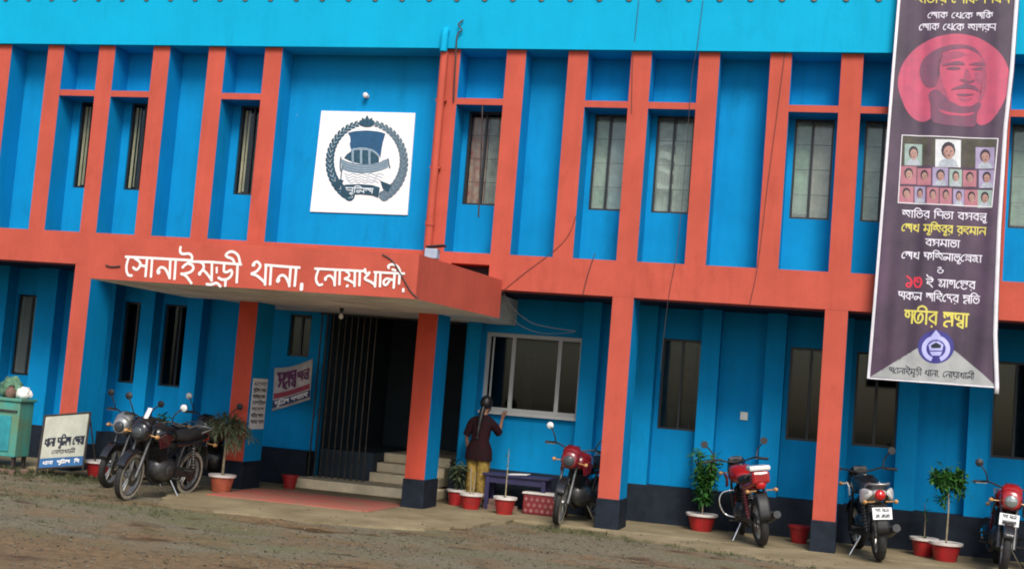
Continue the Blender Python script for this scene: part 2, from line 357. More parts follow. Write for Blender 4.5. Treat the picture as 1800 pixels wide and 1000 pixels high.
# loose stones (nobody could count them)
mb = MB(); r = random.Random(11)
def stone(x, y, z, s):
    i = mb.pts([(x + s * r.uniform(.7, 1.2), y, z), (x, y + s * r.uniform(.7, 1.2), z), (x - s * r.uniform(.7, 1.2), y, z), (x, y - s * r.uniform(.7, 1.2), z), (x + r.uniform(-.3, .3) * s, y, z + s * r.uniform(.5, .9)), (x, y, z - s * .6)])
    for a in range(4): mb.face([i + a, i + (a + 1) % 4, i + 4]); mb.face([i + (a + 1) % 4, i + a, i + 5])
for k in range(14000):
    x, y = r.uniform(-9.5, 6), r.uniform(-9.5, -.2)
    d = mnoise.noise(Vector((x * .28 + 4, y * 1.3, 5)))
    if d < r.uniform(-.45, .35): continue
    if (-5.9 < x < -1.5 and y > -2.9) or (x > .2 and y > -1.2): 
        if r.random() < .93: continue
        stone(x, y, .006, r.uniform(.006, .016)); continue
    stone(x, y, yard_z(x, y) + .006, r.choice((.007, .009, .011, .014, .021)))
tag(mb.build('gravel', M['pebble'], fix=False), kind='stuff')
# grass tufts along the edges of the paving and the foot of the notice board
mb = MB(); r = random.Random(5)
def tuft(x, y, z, h, n):
    for _ in range(n):
        a = r.uniform(0, 2 * pi); d = r.uniform(.0, .05); px, py = x + d * cos(a), y + d * sin(a); b = r.uniform(.2, .8) * h; w = .004
        i = mb.pts([(px - w, py, z), (px + w, py, z), (px + cos(a) * b * .5 + w * .5, py + sin(a) * b * .5, z + h * .7), (px + cos(a) * b, py + sin(a) * b, z + h * r.uniform(.75, 1.1))])
        mb.face([i, i + 1, i + 2]); mb.face([i, i + 2, i + 3])
for k in range(1500):
    c = r.random()
    if c < .42: t = r.uniform(0, 1); x, y = -.9 + 9 * t, -.25 - 1.9 * t ** .7 + r.gauss(0, .22)
    elif c < .62: x, y = r.uniform(-9.2, -7.2), r.gauss(-.85, .35)
    elif c < .8: x, y = r.uniform(-9, -4.5), r.gauss(-3.2, .9)
    else:
        x, y = r.uniform(-8, 5), r.uniform(-7, -1)
        if r.random() < .75: continue
    if -5.9 < x < -1.4 and y > -2.75: continue
    if x > 0.3 and y > -1.0 - .12 * x and r.random() < .6: continue
    if y > -.15: continue
    tuft(x, y, yard_z(x, y), r.uniform(.015, .055) * (1.7 if -9.2 < x < -7.2 and y > -1.3 else 1), r.randint(3, 8))
tag(mb.build('grass', M['grass'], fix=False), kind='stuff')

# ================================================================ BUILDING
ST = thing('station_building', 'two-storey blue building with salmon pilasters, beam and an entrance canopy', 'building', (0, 0, 0))
ZS, ZT, ZB = 6.689, 3.704, 3.2
PX = {i: (i - 11) * PG for i in range(-3, 20)}
PX.update({1: -9.52, 2: -8.592, 3: -7.624, 4: -6.664, 5: -5.710, 8: -2.861, 9: -1.865, 10: -.945, 11: -.03, 12: .928, 13: 1.910, 14: 2.862})
XL, XR = -14.4, 8.75
def fbox(mb, x0, x1, y0, y1, z0, z1, fi=1, bi=0):       # box whose front (-y) face has another material
    mb.cur = bi; mb.box(x0, x1, y0, y1, z0, z1); mb.mi[-4] = fi; mb.cur = 0
# parapet
mb = MB(); mb.box(XL, XR, -.07, .43, ZS, 8.1); mb.build('parapet', M['cyan'], ST)
par = ST.children[-1]
mb = MB(); x = -14.2
while x < 8.6:
    mb.cur = 0; mb.lathe([(0, -.012), (.030, -.010), (.038, 0), (.030, .010), (0, .012)], (x, -.085, 7.435), 'y', 12)
    mb.cur = 1; mb.lathe([(.039, -.006), (.047, -.006), (.047, .006), (.039, .006)], (x, -.083, 7.435), 'y', 12, cap=False); x += .427
mb.cur = 1; mb.tube([(XL, -.083, 7.50), (XR, -.083, 7.50)], .012, 6)
mb.build('scallop_trim', [M['cream'], M['brick']], par, smooth=50)
mb = MB(); mb.box(XL, XR, .432, 6, 6.7, 6.95); mb.build('roof', M['dark_in'], ST)
# pilasters
skip = (6, 7)
for i in range(-3, 20):
    if i in skip: continue
    mb = MB(); fbox(mb, PX[i], PX[i] + PW, 0, .43, ZT, ZS - .001); mb.build('pilaster', [M['blue'], M['salmon']], ST)
# beam between the floors, with the dark slot above the canopy's right end
mb = MB(); mb.box(XL, -2.44, 0, .43, ZB, ZT); mb.box(-1.865, XR, 0, .43, ZB, ZT)
mb.box(-2.44, -1.865, 0, .43, 3.545, ZT); mb.box(-2.44, -1.865, 0, .43, ZB, 3.33); 
mb.build('beam', M['salmon'], ST)
mb = MB(); mb.box(-2.44, -1.865, .36, .43, 3.33, 3.545); mb.build('beam_slot', M['ink'], ST)  # near-black back panel puts the hole's shade into its colour
# floor slab / veranda ceiling
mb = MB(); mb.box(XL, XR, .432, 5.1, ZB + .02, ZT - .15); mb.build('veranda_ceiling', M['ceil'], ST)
# upper wall with window openings
UW = {8: 'red', 10: 'grey', 11: 'cloth', 13: 'grey', 14: 'grey', 16: 'grey', 17: 'grey', 1: 'pale', 2: 'pale', 4: 'pale', -1: 'pale', -2: 'pale'}
zs0, zs1 = 4.465, 5.872
mb = MB(); lint = []; wins = []
for i in list(range(-3, 19)):
    if i in (6, 7): continue
    x0 = PX[i] + PW; x1 = PX[i + 1] if i != 5 else PX[8]
    if i in UW:
        left = .13 if i < 6 else .075
        mb.box(x0 - .01, x0 + left, .432, .58, zs0, zs1); mb.box(x1 - .05, x1 + .01, .432, .58, zs0, zs1)
        mb.box(x0 - .01, x1 + .01, .432, .58, ZT - .01, zs0); mb.box(x0 - .01, x1 + .01, .432, .58, zs1, ZS)
        lint.append((x0, x1)); wins.append((x0 + left, x1 - .05, UW[i]))
    else: mb.box(x0 - .01, x1 + .01, .432, .58, ZT - .01, ZS)
mb.build('upper_wall', M['blue'], ST)
for a, b in lint:
    mb = MB(); fbox(mb, a, b, .004, .432, zs1 + .002, 5.968); mb.build('lintel', [M['blue'], M['salmon']], ST)

def curtain(x0, x1, y, z0, z1, m, parent, seed=0, amp=.018, wave=.09, name='curtain'):
    r = random.Random(seed); mb = MB(); n = max(8, int((x1 - x0) / .012)); ph = r.uniform(0, 6)
    rows = []
    for j in range(9):
        z = z1 + (z0 - z1) * j / 8; k = .5 + .5 * j / 8
        rows.append([(x0 + (x1 - x0) * i / n, y + amp * k * (sin(2 * pi * (x0 + (x1 - x0) * i / n) / wave + ph) + .5 * sin(2 * pi * (x1 - x0) * i / n / wave * .43 + ph * 2 + j * .1)), z) for i in range(n + 1)])
    b = [mb.pts(q) for q in rows]
    for a, c in zip(b, b[1:]):
        for i in range(n): mb.face([a + i, a + i + 1, c + i + 1, c + i])
    return mb.build(name, m, parent, smooth=180, fix=False)
def window(x0, x1, z0, z1, y, frame, gl, mull=(.5,), t=.035, dep=.06, name='window'):
    mb = MB(); mb.box(x0, x0 + t, y, y + dep, z0, z1); mb.box(x1 - t, x1, y, y + dep, z0, z1)
    mb.box(x0 + t, x1 - t, y, y + dep, z0, z0 + t); mb.box(x0 + t, x1 - t, y, y + dep, z1 - t, z1)
    for q in mull:
        xm = x0 + (x1 - x0) * q; mb.box(xm - t * .5, xm + t * .5, y + .004, y + dep - .004, z0 + t, z1 - t)
    w = mb.build(name, frame, ST)
    if frame is M['frame_dark']:
        mb = MB(); ng = 4
        for q in range(1, ng): mb.box(x0 + t, x1 - t, y + .0375, y + .0435, z0 + (z1 - z0) * q / ng - .004, z0 + (z1 - z0) * q / ng + .004)
        mb.build('grille', M['rust'], w) if y < 1 and x0 > -3 else None
    mb = MB(); e = [x0] + [x0 + (x1 - x0) * q for q in mull] + [x1]
    for k, (a, b) in enumerate(zip(e, e[1:])): mb.box(a + t * .6, b - t * .6, y + .022 + .012 * (k % 2), y + .027 + .012 * (k % 2), z0 + t * .6, z1 - t * .6)
    mb.build('pane', gl, w); return w
for k, (a, b, c) in enumerate(wins):
    w = window(a, b, zs0, zs1, .465, M['frame_dark'], M['glass_open'] if c in ('pale', 'red') else M['glass'], (.46,), t=.03)
    sx = b - a; zc0, zc1 = zs0 + .04, zs1 - .06
    if c == 'pale':
        curtain(a + .05, a + .095, .50, zc0, zc1, M['curtain_pale'], w, k, .008, .05); curtain(a + .112, a + .14, .505, zc0 + .02, zc1, M['curtain_pale'], w, k + 9, .008, .05)
    elif c == 'red':
        curtain(a + .03, a + sx * .5, .57, zc0, zc1, M['curtain_red'], w, k, .014, .14); curtain(a + sx * .52, b - .03, .57, zc0, zc1, M['curtain_grey'], w, k + 50)
    elif c == 'cloth':
        curtain(a + .03, a + sx * .47, .58, zc0, zc1, M['curtain_grey'], w, k); curtain(a + sx * .5, b - .02, .58, zc0, zc1, M['curtain_grey'], w, k + 50)
        mb = MB()
        for q, (za, zb_) in enumerate(((.98, 1.06), (.78, .88), (.60, .66), (.36, .44))):
            mb.rings([[(a + .05 + (sx * .42) * u, .512 + .006 * sin(9 * u + q), zs0 + (za if v else zb_) + .03 * sin(3.1 * u + q)) for u in [i / 8 for i in range(9)]] for v in (0, 1)], cap=False, closed=False)
        mb.build('hanging_cloth', M['cloth_white'], w, smooth=180, fix=False)
    else:
        ca, cb = (('curtain_green', 'curtain_pink'), ('curtain_grey', 'curtain_green'), ('curtain_green', 'curtain_blue'), ('curtain_blue', 'curtain_grey'))[k % 4]
        curtain(a + .03, a + sx * (.47 - .05 * (k % 2)), .54, zc0 + .02 * (k % 3), zc1, M[ca], w, k, .014, .16); curtain(a + sx * .5, b - .02 - .05 * (k % 3 == 1), .545, zc0, zc1, M[cb], w, k + 50, .014, .13)
# ground floor columns with dark plinths
CD = .6
for i in (-1, 2, 5, 8, 11, 14, 17):
    x0 = PX[i] - .012; mb = MB(); fbox(mb, x0, x0 + PW + .01, 0.002, CD, .41, ZB - .001)
    c = mb.build('column', [M['blue'], M['column_red'] if i in (5, 8) else M['salmon']], ST)
    mb = MB(); mb.box(x0 - .018, x0 + PW + .028, -.018, CD + .015, -.25, .41); mb.build('plinth', M['plinth'], c, bevel=.012)
# ground floor rear wall
YW, YF = 1.88, 1.6
fins = [(i * PG + .085 - 11 * PG, i * PG + .365 - 11 * PG) for i in range(11, 19)] + [(-8.34, -8.09), (-7.48, -7.20), (-9.42, -8.84), (-10.36, -9.98), (-12.2, -11.9), (-11.2, -10.95), (-2.60, -2.38), (-.775, -.5)]
GW = []                                                      # x0,x1,z0,z1,kind
for i in (11, 13, 14, 16, 17): GW.append((i * PG + .365 - 11 * PG + .06, (i + 1) * PG + .085 - 11 * PG - .004, 1.39, 2.76, 'std%d' % i))
GW += [(-8.82, -8.36, 1.38, 2.76, 'dark'), (-8.05, -7.5, 1.38, 2.76, 'dark'), (-10.93, -10.40, 1.36, 2.76, 'pale'), (-5.74, -5.36, 2.05, 2.74, 'dark'), (-2.36, -.795, 1.44, 2.67, 'slide')]
op = sorted([(a, b, c, d) for a, b, c, d, _ in GW] + [(-5.10, -2.70, -.1, 2.785)])
mb = MB(); cur = XL
for a, b, c, d in op:
    mb.box(cur, a, YW, YW + .2, -.2, ZB + .019)
    if c > 0: mb.box(a, b, YW, YW + .2, -.2, c)
    mb.box(a, b, YW, YW + .2, d, ZB + .019); cur = b
mb.box(cur, XR, YW, YW + .2, -.2, ZB + .019); mb.build('lower_wall', M['blue_in'], ST)
for a, b in fins:
    mb = MB(); mb.box(a, b, YF, YW - .001, -.1, ZB + .019); mb.build('fin', M['blue_in'], ST)
mb = MB(); mb.box(XL, -5.1, YF - .015, YW + .03, -.1, .55); mb.box(-2.7, XR, YF - .015, YW + .03, -.1, .55); mb.build('wall_plinth', M['plinth'], ST)
for k, (a, b, c, d, kd) in enumerate(GW):
    if kd == 'slide':
        w = window(a, b, c, d, YW + .03, M['alu'], M['glass_dark'], (.285, .76), t=.062, dep=.09)
        mb = MB(); mb.box(a - .06, b + .03, YW - .09, YW + .029, c - .045, c); mb.build('sill', M['alu'], w)
        mb = MB(); mb.box(a + .095, a + .125, YW + .05, YW + .07, c + .07, d - .07); mb.build('sash_rail', M['alu'], w)
        curtain(a + .5, a + .9, YW + .6, c, c + .95, M['curtain_grey'], w, 77)
        continue
    w = window(a, b, c, d, YW + .06, M['frame_dark'], M['glass_dark'] if kd != 'pale' else M['glass'], (.5,))
    if kd == 'pale': curtain(a + .24, a + .44, YW + .16, c + .04, d - .05, M['curtain_pale'], w, 30, .015, .1)
    if kd == 'std11':
        curtain(a + .03, a + .27, YW + .2, c + .04, d - .05, M['curtain_grey'], w, 31); curtain(a + .34, b - .03, YW + .17, c + .04, d - .05, M['curtain_grey'], w, 32)
        curtain(a + .36, b - .04, YW + .115, c + .05, c + .42, M['cloth_white'], w, 35, .012, .08, 'hanging_cloth'); curtain(a + .13, a + .24, YW + .115, c + .05, c + .33, M['cloth_white'], w, 36, .014, .06, 'hanging_cloth')
    if kd in ('std16',): curtain(a + .3, b - .03, YW + .25, c + .04, d - .05, M['curtain_grey'], w, 33)
# canopy over the entrance
cf = [(-6.42, -3.0), (-1.885, -3.0), (-1.655, -.003), (-6.6, -.003)]
mb = MB(); mb.prism([(x, y, 2.79) for x, y in cf], (0, 0, .545)); mb.mi[0] = 1
can = mb.build('canopy', [M['salmon'], M['soffit']], ST)
can.data.polygons[0].material_index = 1
mb = MB(); mb.box(-6.1, -1.9, .004, YW - .001, 2.795, 3.19); mb.build('portico_ceiling', M['soffit'], ST)
# entry: steps, corridor, collapsible gate
for k, (y0, x0, x1) in enumerate(((1.22, -5.19, -2.84), (1.98, -4.16, -3.0), (2.28, -4.16, -3.0), (2.58, -4.16, -3.0))):
    mb = MB(); mb.box(x0, x1, y0, 2.0 if k == 0 else 4.9, .0 if k == 0 else .152 + .148 * (k - 1), .15 + .148 * k)
    mb.build('step', M['step'], ST, bevel=.012)
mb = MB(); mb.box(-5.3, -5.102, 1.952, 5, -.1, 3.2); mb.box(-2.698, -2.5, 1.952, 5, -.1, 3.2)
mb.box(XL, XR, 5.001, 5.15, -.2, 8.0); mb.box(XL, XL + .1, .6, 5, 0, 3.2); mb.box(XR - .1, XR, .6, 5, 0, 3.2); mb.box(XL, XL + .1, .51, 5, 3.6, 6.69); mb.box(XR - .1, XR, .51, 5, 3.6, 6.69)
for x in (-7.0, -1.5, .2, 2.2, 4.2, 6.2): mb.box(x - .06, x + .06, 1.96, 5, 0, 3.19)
mb.box(-5.09, -4.165, 2.1, 4.9, .0, .59); mb.build('inner_walls', M['dark_in'], ST)  # low dark block added behind the gate to keep its background black
mb = MB(); gx0, gx1 = -5.06, -4.12; n = 10
for k in range(n):
    x = gx0 + (gx1 - gx0) * k / (n - 1); mb.box(x - .008, x + .008, 1.60, 1.625, .16, 2.75)
gate = mb.build('gate', M['bar'], ST)
for z in (.40, 1.10, 1.8):
    mb = MB(); ps = []
    for k in range(n): ps.append((gx0 + (gx1 - gx0) * k / (n - 1), 1.634, z + (.2 if k % 2 else 0)))
    mb.tube(ps, .005, 4); mb.tube([(x, 1.642, 2 * z + .2 - q) for x, y, q in ps], .005, 4)
    mb.build('lattice', M['black_metal'], gate)
mb = MB(); mb.box(gx0 - .03, -2.72, 1.59, 1.66, 2.752, 2.78); mb.build('top_rail', M['black_metal'], gate)
# rain pipe on the facade
mb = MB(); px = -2.795
mb.tube([(px, -.075, ZT + .0), (px, -.075, 6.62)], .058, 14); mb.tube([(px, -.075, 4.06), (px, -.075, 4.13)], .068, 14)
for z in (4.9, 5.9): mb.box(px - .075, px + .075, -.08, -.001, z, z + .03)
pp = mb.build('rain_pipe', M['salmon'], ST, smooth=40)
mb = MB(); mb.tube([(px, -.135, 6.62), (px, -.135, 6.86), (px, -.12, 6.93), (px, -.07, 6.95)], .055, 12); mb.build('pipe_elbow', M['cyan'], pp, smooth=60)

# ---- lettering painted on the canopy front: traced strokes, at(px,py,y=-3.004)
LETTERS = []
def trace(ox, oy, s, strokes): LETTERS.extend([([(ox + x / s, oy + y / s) for x, y in ps], w, sm) for ps, w, sm in strokes])
H, V, C_ = 4.6, 4.8, 4.8
trace(215, 430, 12.5, [([(75, 268), (700, 300), (1500, 345)], H, 0), ([(140, 290), (98, 450), (98, 580), (140, 670), (215, 678)], C_, 1),
    ([(280, 300), (375, 370), (400, 450), (320, 550), (240, 500)], C_, 1), ([(400, 455), (520, 475)], C_, 0), ([(550, 300), (512, 700)], V, 0), ([(660, 310), (633, 710)], V, 0),
    ([(800, 630), (780, 590), (820, 520), (880, 500), (960, 550), (1040, 720)], C_, 1), ([(790, 600), (812, 615)], 8, 0), ([(1060, 330), (1043, 745)], V, 0), ([(1180, 335), (1150, 760)], V, 0)])
trace(325, 430, 12.5, [([(100, 372), (600, 385), (1245, 437)], H, 0), ([(-90, 50), (-100, 150), (-50, 205), (90, 200), (155, 250), (150, 340), (60, 410), (-30, 480), (-45, 510)], C_, 1),
    ([(60, 410), (165, 450), (190, 530), (130, 600), (0, 640), (-80, 640)], C_, 1), ([(-80, 640), (30, 690), (150, 850)], C_, 1),
    ([(330, 380), (400, 420), (415, 520), (330, 630)], C_, 1), ([(320, 635), (340, 640)], 7.5, 0), ([(410, 560), (500, 650), (590, 780)], C_, 1), ([(600, 400), (592, 800)], V, 0), ([(480, 870), (590, 875), (700, 845), (790, 920)], C_, 1),
    ([(705, 500), (705, 620)], 4, 0), ([(870, 420), (862, 560), (880, 600), (940, 600), (1020, 560), (1035, 650), (960, 745), (830, 770), (740, 725)], C_, 1), ([(900, 790), (890, 910)], C_, 0),
    ([(1165, 440), (1143, 835)], V, 0), ([(940, 270), (905, 230), (980, 165), (1080, 165), (1170, 235), (1205, 340), (1215, 440)], C_, 1), ([(940, 275), (1050, 320), (1095, 410)], C_, 1)])
trace(430, 440, 12.5, [([(455, 322), (800, 352), (1215, 382)], H, 0), ([(185, 340), (215, 280), (285, 255), (350, 330), (310, 420), (240, 480), (155, 512)], C_, 1), ([(195, 320), (215, 310)], 7, 0),
    ([(155, 520), (260, 550), (360, 625), (455, 715)], C_, 1), ([(475, 340), (452, 760)], V, 0), ([(590, 345), (565, 755)], V, 0), ([(725, 650), (780, 570), (850, 550), (920, 605), (985, 750)], C_, 1), ([(735, 660), (750, 672)], 8.5, 0),
    ([(1018, 375), (985, 795)], V, 0), ([(1140, 385), (1105, 785)], V, 0), ([(1262, 740), (1252, 865)], 6.5, 0)])
trace(545, 450, 16.667, [([(150, 372), (700, 400), (1500, 440)], 4.2, 0), ([(255, 400), (190, 600), (195, 740), (270, 850), (370, 830)], 4.4, 1), ([(455, 710), (455, 650), (540, 585), (610, 590), (700, 700), (735, 860)], 4.2, 1), ([(455, 680), (470, 690)], 6, 0),
    ([(750, 420), (725, 870)], 4.4, 0), ([(882, 430), (868, 840)], 4.4, 0), ([(1060, 450), (1150, 520), (1140, 610), (1020, 665)], 4, 1), ([(1020, 670), (1150, 715), (1300, 800)], 4.2, 1), ([(1325, 445), (1308, 890)], 4.4, 0), ([(1095, 870), (1105, 885)], 6, 0), ([(1470, 450), (1452, 870)], 4.4, 0)])
trace(630, 455, 16.667, [([(-30, 357), (230, 360)], 4, 0), ([(200, 300), (210, 390), (290, 445), (335, 395)], 4.6, 1), ([(310, 450), (200, 560), (240, 615), (380, 680), (490, 765)], 4.4, 1), ([(470, 390), (900, 415), (1355, 432)], 4, 0), ([(520, 400), (493, 820)], 4.4, 0),
    ([(655, 405), (638, 815)], 4.4, 0), ([(1030, 620), (930, 600), (840, 580), (760, 640), (745, 710), (790, 770), (860, 730), (920, 640)], 4.2, 1), ([(1070, 440), (1040, 855)], 4.4, 0), ([(900, 280), (885, 220), (950, 172), (1050, 172), (1150, 225), (1215, 330), (1225, 420)], 4.4, 1), ([(1000, 310), (1100, 345)], 4, 0), ([(1218, 440), (1198, 735)], 4.4, 0), ([(1325, 880), (1322, 960)], 4.4, 0)])
mb = MB(); FA = at(700, 490, -3.0); ppm = FPX / ((FA - CAM).dot(CF))
for k, (ps, w, sm) in enumerate(LETTERS):
    q = [at(x, y, -3.0) for x, y in ps]; q = [(p.x, p.z) for p in q]
    if sm: q = [tuple(p) for p in smooth_line([(a, b, 0) for a, b in q], 5)]
    ribbon(mb, q, w / ppm * 1.02, lambda a, b, e: (a, -3.004 - e, b), k * .00012)
mb.build('sign_lettering', M['letter'], can, fix=False)

# ================================================================ BENGALI STROKE LETTERS  (y: 0 foot, 1 headline)
G = {   # glyph: (width, headline?, strokes)
'aa': (.30, 1, [[(.16, 1), (.16, 0)]]),
'i': (.26, 1, [[(.13, 1), (.13, 0)], [(.13, 1), (.10, 1.22), (.32, 1.42), (.62, 1.3), (.74, 1.02)]]),
'ii': (.28, 1, [[(.15, 1), (.15, 0)], [(.15, 1), (.10, 1.26), (-.15, 1.42), (-.42, 1.3), (-.46, 1.12)]]),
'e': (.42, 0, [[(.40, .98), (.2, .82), (.07, .5), (.10, .14), (.26, .05), (.34, .18)]]),
'u': (0, 0, [[(-.12, 0), (-.30, -.22), (-.12, -.34), (.04, -.2)]]),
's': (.74, 1, [[(.16, .98), (.08, .72), (.22, .5), (.42, .82), (.36, .5), (.62, .32)], [(.64, 1), (.64, 0)]]),
'n': (.72, 1, [[(.16, .18), (.07, .3), (.16, .46), (.36, .56), (.62, .26)], [(.64, 1), (.64, 0)]]),
'I': (.68, 1, [[(.56, 1), (.5, 1.24), (.2, 1.3), (.04, 1.6)], [(.5, 1), (.6, .76), (.36, .62), (.12, .7)], [(.14, .6), (.12, .42), (.36, .32), (.62, -.06)]]),
'm': (.74, 1, [[(.18, 1), (.24, .62), (.08, .34), (.2, .2), (.26, .5), (.62, .16)], [(.64, 1), (.64, 0)]]),
'Ro': (.70, 1, [[(.3, 1), (.28, .6), (.5, .66), (.62, .42), (.46, .1), (.16, .2)], [(.36, -.2), (.38, -.28)]]),
'th': (.70, 0, [[(.14, .76), (.26, .96), (.34, .76), (.1, .46), (.3, .34), (.60, .12)], [(.62, 1), (.62, 0)], [(.55, 1), (.7, 1)]]),
'kh': (.74, 0, [[(.12, .94), (.28, .84), (.14, .6), (.34, .96), (.38, .66), (.14, .42), (.62, .12)], [(.64, 1), (.64, 0)], [(.56, 1), (.74, 1)]]),
'Y': (.72, 1, [[(.12, .96), (.12, .66), (.34, .78), (.12, .44), (.62, .14)], [(.64, 1), (.64, 0)], [(.36, -.16), (.38, -.24)]]),
'l': (.80, 1, [[(.3, .5), (.1, .46), (.08, .14), (.3, .14), (.4, .55), (.52, .3), (.68, .4)], [(.70, 1), (.70, 0)]]),
'b': (.62, 1, [[(.54, .92), (.08, .46), (.54, .1)], [(.54, 1), (.54, 0)]]),
'r': (.62, 1, [[(.54, .92), (.08, .46), (.54, .1)], [(.54, 1), (.54, 0)], [(.26, -.12), (.28, -.2)]]),
'k': (.86, 1, [[(.46, .92), (.06, .46), (.46, .1)], [(.46, 1), (.46, 0)], [(.46, .8), (.72, .82), (.78, .5), (.66, .3)]]),
'sh': (.72, 1, [[(.12, .5), (.06, .76), (.2, .92), (.3, .68), (.4, .92), (.5, .74), (.4, .5), (.62, .4)], [(.64, 1), (.64, 0)]]),
'g': (.62, 1, [[(.16, .5), (.06, .7), (.22, .92), (.34, .7), (.26, .45)], [(.54, 1), (.54, 0)]]),
'bh': (.76, 1, [[(.14, .96), (.06, .5), (.24, .1), (.52, .14), (.66, .5), (.54, .84), (.36, .6), (.34, .3)]]),
'd': (.60, 1, [[(.14, 1), (.10, .66), (.3, .56), (.38, .8), (.30, .54), (.5, .34), (.52, 0)]]),
'dh': (.66, 0, [[(.24, .98), (.1, .9), (.24, .7), (.1, .46), (.56, .1)], [(.57, 1), (.57, 0)], [(.57, .72), (.2, .5)]]),
't': (.70, 1, [[(.34, .62), (.2, .78), (.07, .46), (.22, .1), (.5, .12), (.64, .46), (.52, .78), (.36, .5)]]),
'j': (.86, 1, [[(.34, .5), (.14, .44), (.1, .72), (.34, .84), (.48, .52), (.78, .12)], [(.46, .92), (.74, .8), (.76, .5)]]),
'nn': (.72, 1, [[(.1, .94), (.06, .6), (.24, .46), (.36, .7), (.3, .46), (.62, .36)], [(.64, 1), (.64, 0)]]),
'p': (.70, 1, [[(.14, .96), (.1, .58), (.3, .76), (.14, .5), (.62, .5)], [(.64, 1), (.64, 0)]]),
'h': (.64, 1, [[(.48, 1), (.58, .78), (.34, .66), (.12, .74)], [(.14, .68), (.12, .42), (.36, .36), (.58, .0)]]),
'ph': (.90, 1, [[(.14, .96), (.1, .58), (.3, .76), (.14, .5), (.46, .4)], [(.50, 1), (.50, 0)], [(.5, .82), (.76, .82), (.80, .5), (.68, .3)]]),
'A': (1.0, 1, [[(.12, .7), (.28, .86), (.3, .52), (.1, .26), (.34, .1), (.52, .4)], [(.62, 1), (.62, 0)], [(.88, 1), (.88, 0)], [(.5, .4), (.62, .42)]]),
'Ngg': (.84, 1, [[(.12, .86), (.34, .82), (.2, .6), (.38, .4), (.16, .12)], [(.44, .62), (.72, .5)], [(.74, 1), (.74, 0)]]),
'ndh': (.74, 1, [[(.1, .5), (.2, .66), (.62, .62)], [(.62, .5), (.16, .22), (.62, -.1)], [(.64, 1), (.64, -.1)]]),
'kt': (.86, 1, [[(.46, .92), (.1, .5), (.4, .14), (.6, .4)], [(.46, 1), (.46, .1)], [(.46, .8), (.74, .82), (.76, .4)]]),
'shr': (.74, 1, [[(.12, .6), (.06, .8), (.2, .94), (.3, .72), (.4, .94), (.52, .78), (.62, .5)], [(.62, .36), (.2, .3), (.08, .02), (.3, -.1)], [(.64, 1), (.64, 0)]]),
'ddh': (.72, 1, [[(.14, 1), (.1, .66), (.28, .56), (.36, .78)], [(.3, .5), (.62, .4)], [(.62, .3), (.24, .14), (.62, -.12)], [(.64, 1), (.64, -.14)]]),
'nne': (.74, 1, [[(.1, .6), (.3, .78), (.62, .6)], [(.1, .2), (.3, .4), (.62, .1)], [(.64, 1), (.64, 0)]]),
'chh': (.74, 1, [[(.1, .8), (.4, .86), (.56, .5), (.26, .14), (.1, .4), (.5, .6)], [(.5, .2), (.66, .02)]]),
'st': (.76, 1, [[(.1, .94), (.1, .62), (.36, .8), (.62, .6)], [(.3, .5), (.1, .2), (.36, -.08), (.62, .1)], [(.64, 1), (.64, .5)]]),
'pr': (.72, 1, [[(.14, .96), (.1, .62), (.3, .76), (.62, .56)], [(.62, .36), (.24, .3), (.1, .05), (.34, -.06)], [(.64, 1), (.64, 0)]]),
'o': (.70, 0, [[(.1, .92), (.4, .96), (.3, .66), (.1, .48), (.22, .1), (.5, .14), (.62, .46), (.44, .6)]]),
'1': (.60, 0, [[(.12, .98), (.38, .78), (.5, .42), (.40, .06), (.2, .04), (.13, .26), (.3, .38), (.47, .30)]]),
'5': (.68, 0, [[(.12, .92), (.10, .45), (.22, .08), (.46, .08), (.60, .45), (.50, .84), (.32, .90), (.26, .62), (.40, .50)]]),
',': (.26, 0, [[(.12, .06), (.10, -.14)]]), ' ': (.42, 0, []),
}
def text_strokes(s):
    """tokens separated by spaces, '_' is a blank; gives strokes in letter units and the total width"""
    x = 0; out = []; run = None
    for tk in s.split():
        if tk == '_': tk = ' '
        w, hl, st = G[tk]
        if hl and run is None: run = x
        if not hl and run is not None and tk != 'u': out.append(([(run, 1), (x, 1)], 0)); run = None
        for ps in st: out.append(([(x + a, b) for a, b in ps], len(ps) > 2))
        x += w
    if run is not None: out.append(([(run, 1), (x, 1)], 0))
    return out, x
def put_text(mb, s, x0, x1, z0, h, fn, wt=.17, e0=0, shear=0):
    st, w = text_strokes(s); k = (x1 - x0) / w
    for n, (ps, sm) in enumerate(st):
        q = [(x0 + a * k + shear * b * h, z0 + b * h) for a, b in ps]
        if sm: q = [tuple(p)[:2] for p in smooth_line([(a, b, 0) for a, b in q], 4)]
        if not sm:      # long straight strokes get inner points, so that they can follow a curved sheet
            q2 = []
            for a, b in zip(q, q[1:]):
                m_ = max(1, int(math.hypot(b[0] - a[0], b[1] - a[1]) / .03)); q2 += [(a[0] + (b[0] - a[0]) * i / m_, a[1] + (b[1] - a[1]) * i / m_) for i in range(m_)]
            q = q2 + [q[-1]]
        ribbon(mb, q, wt * h, fn, e0 + n * .00004)

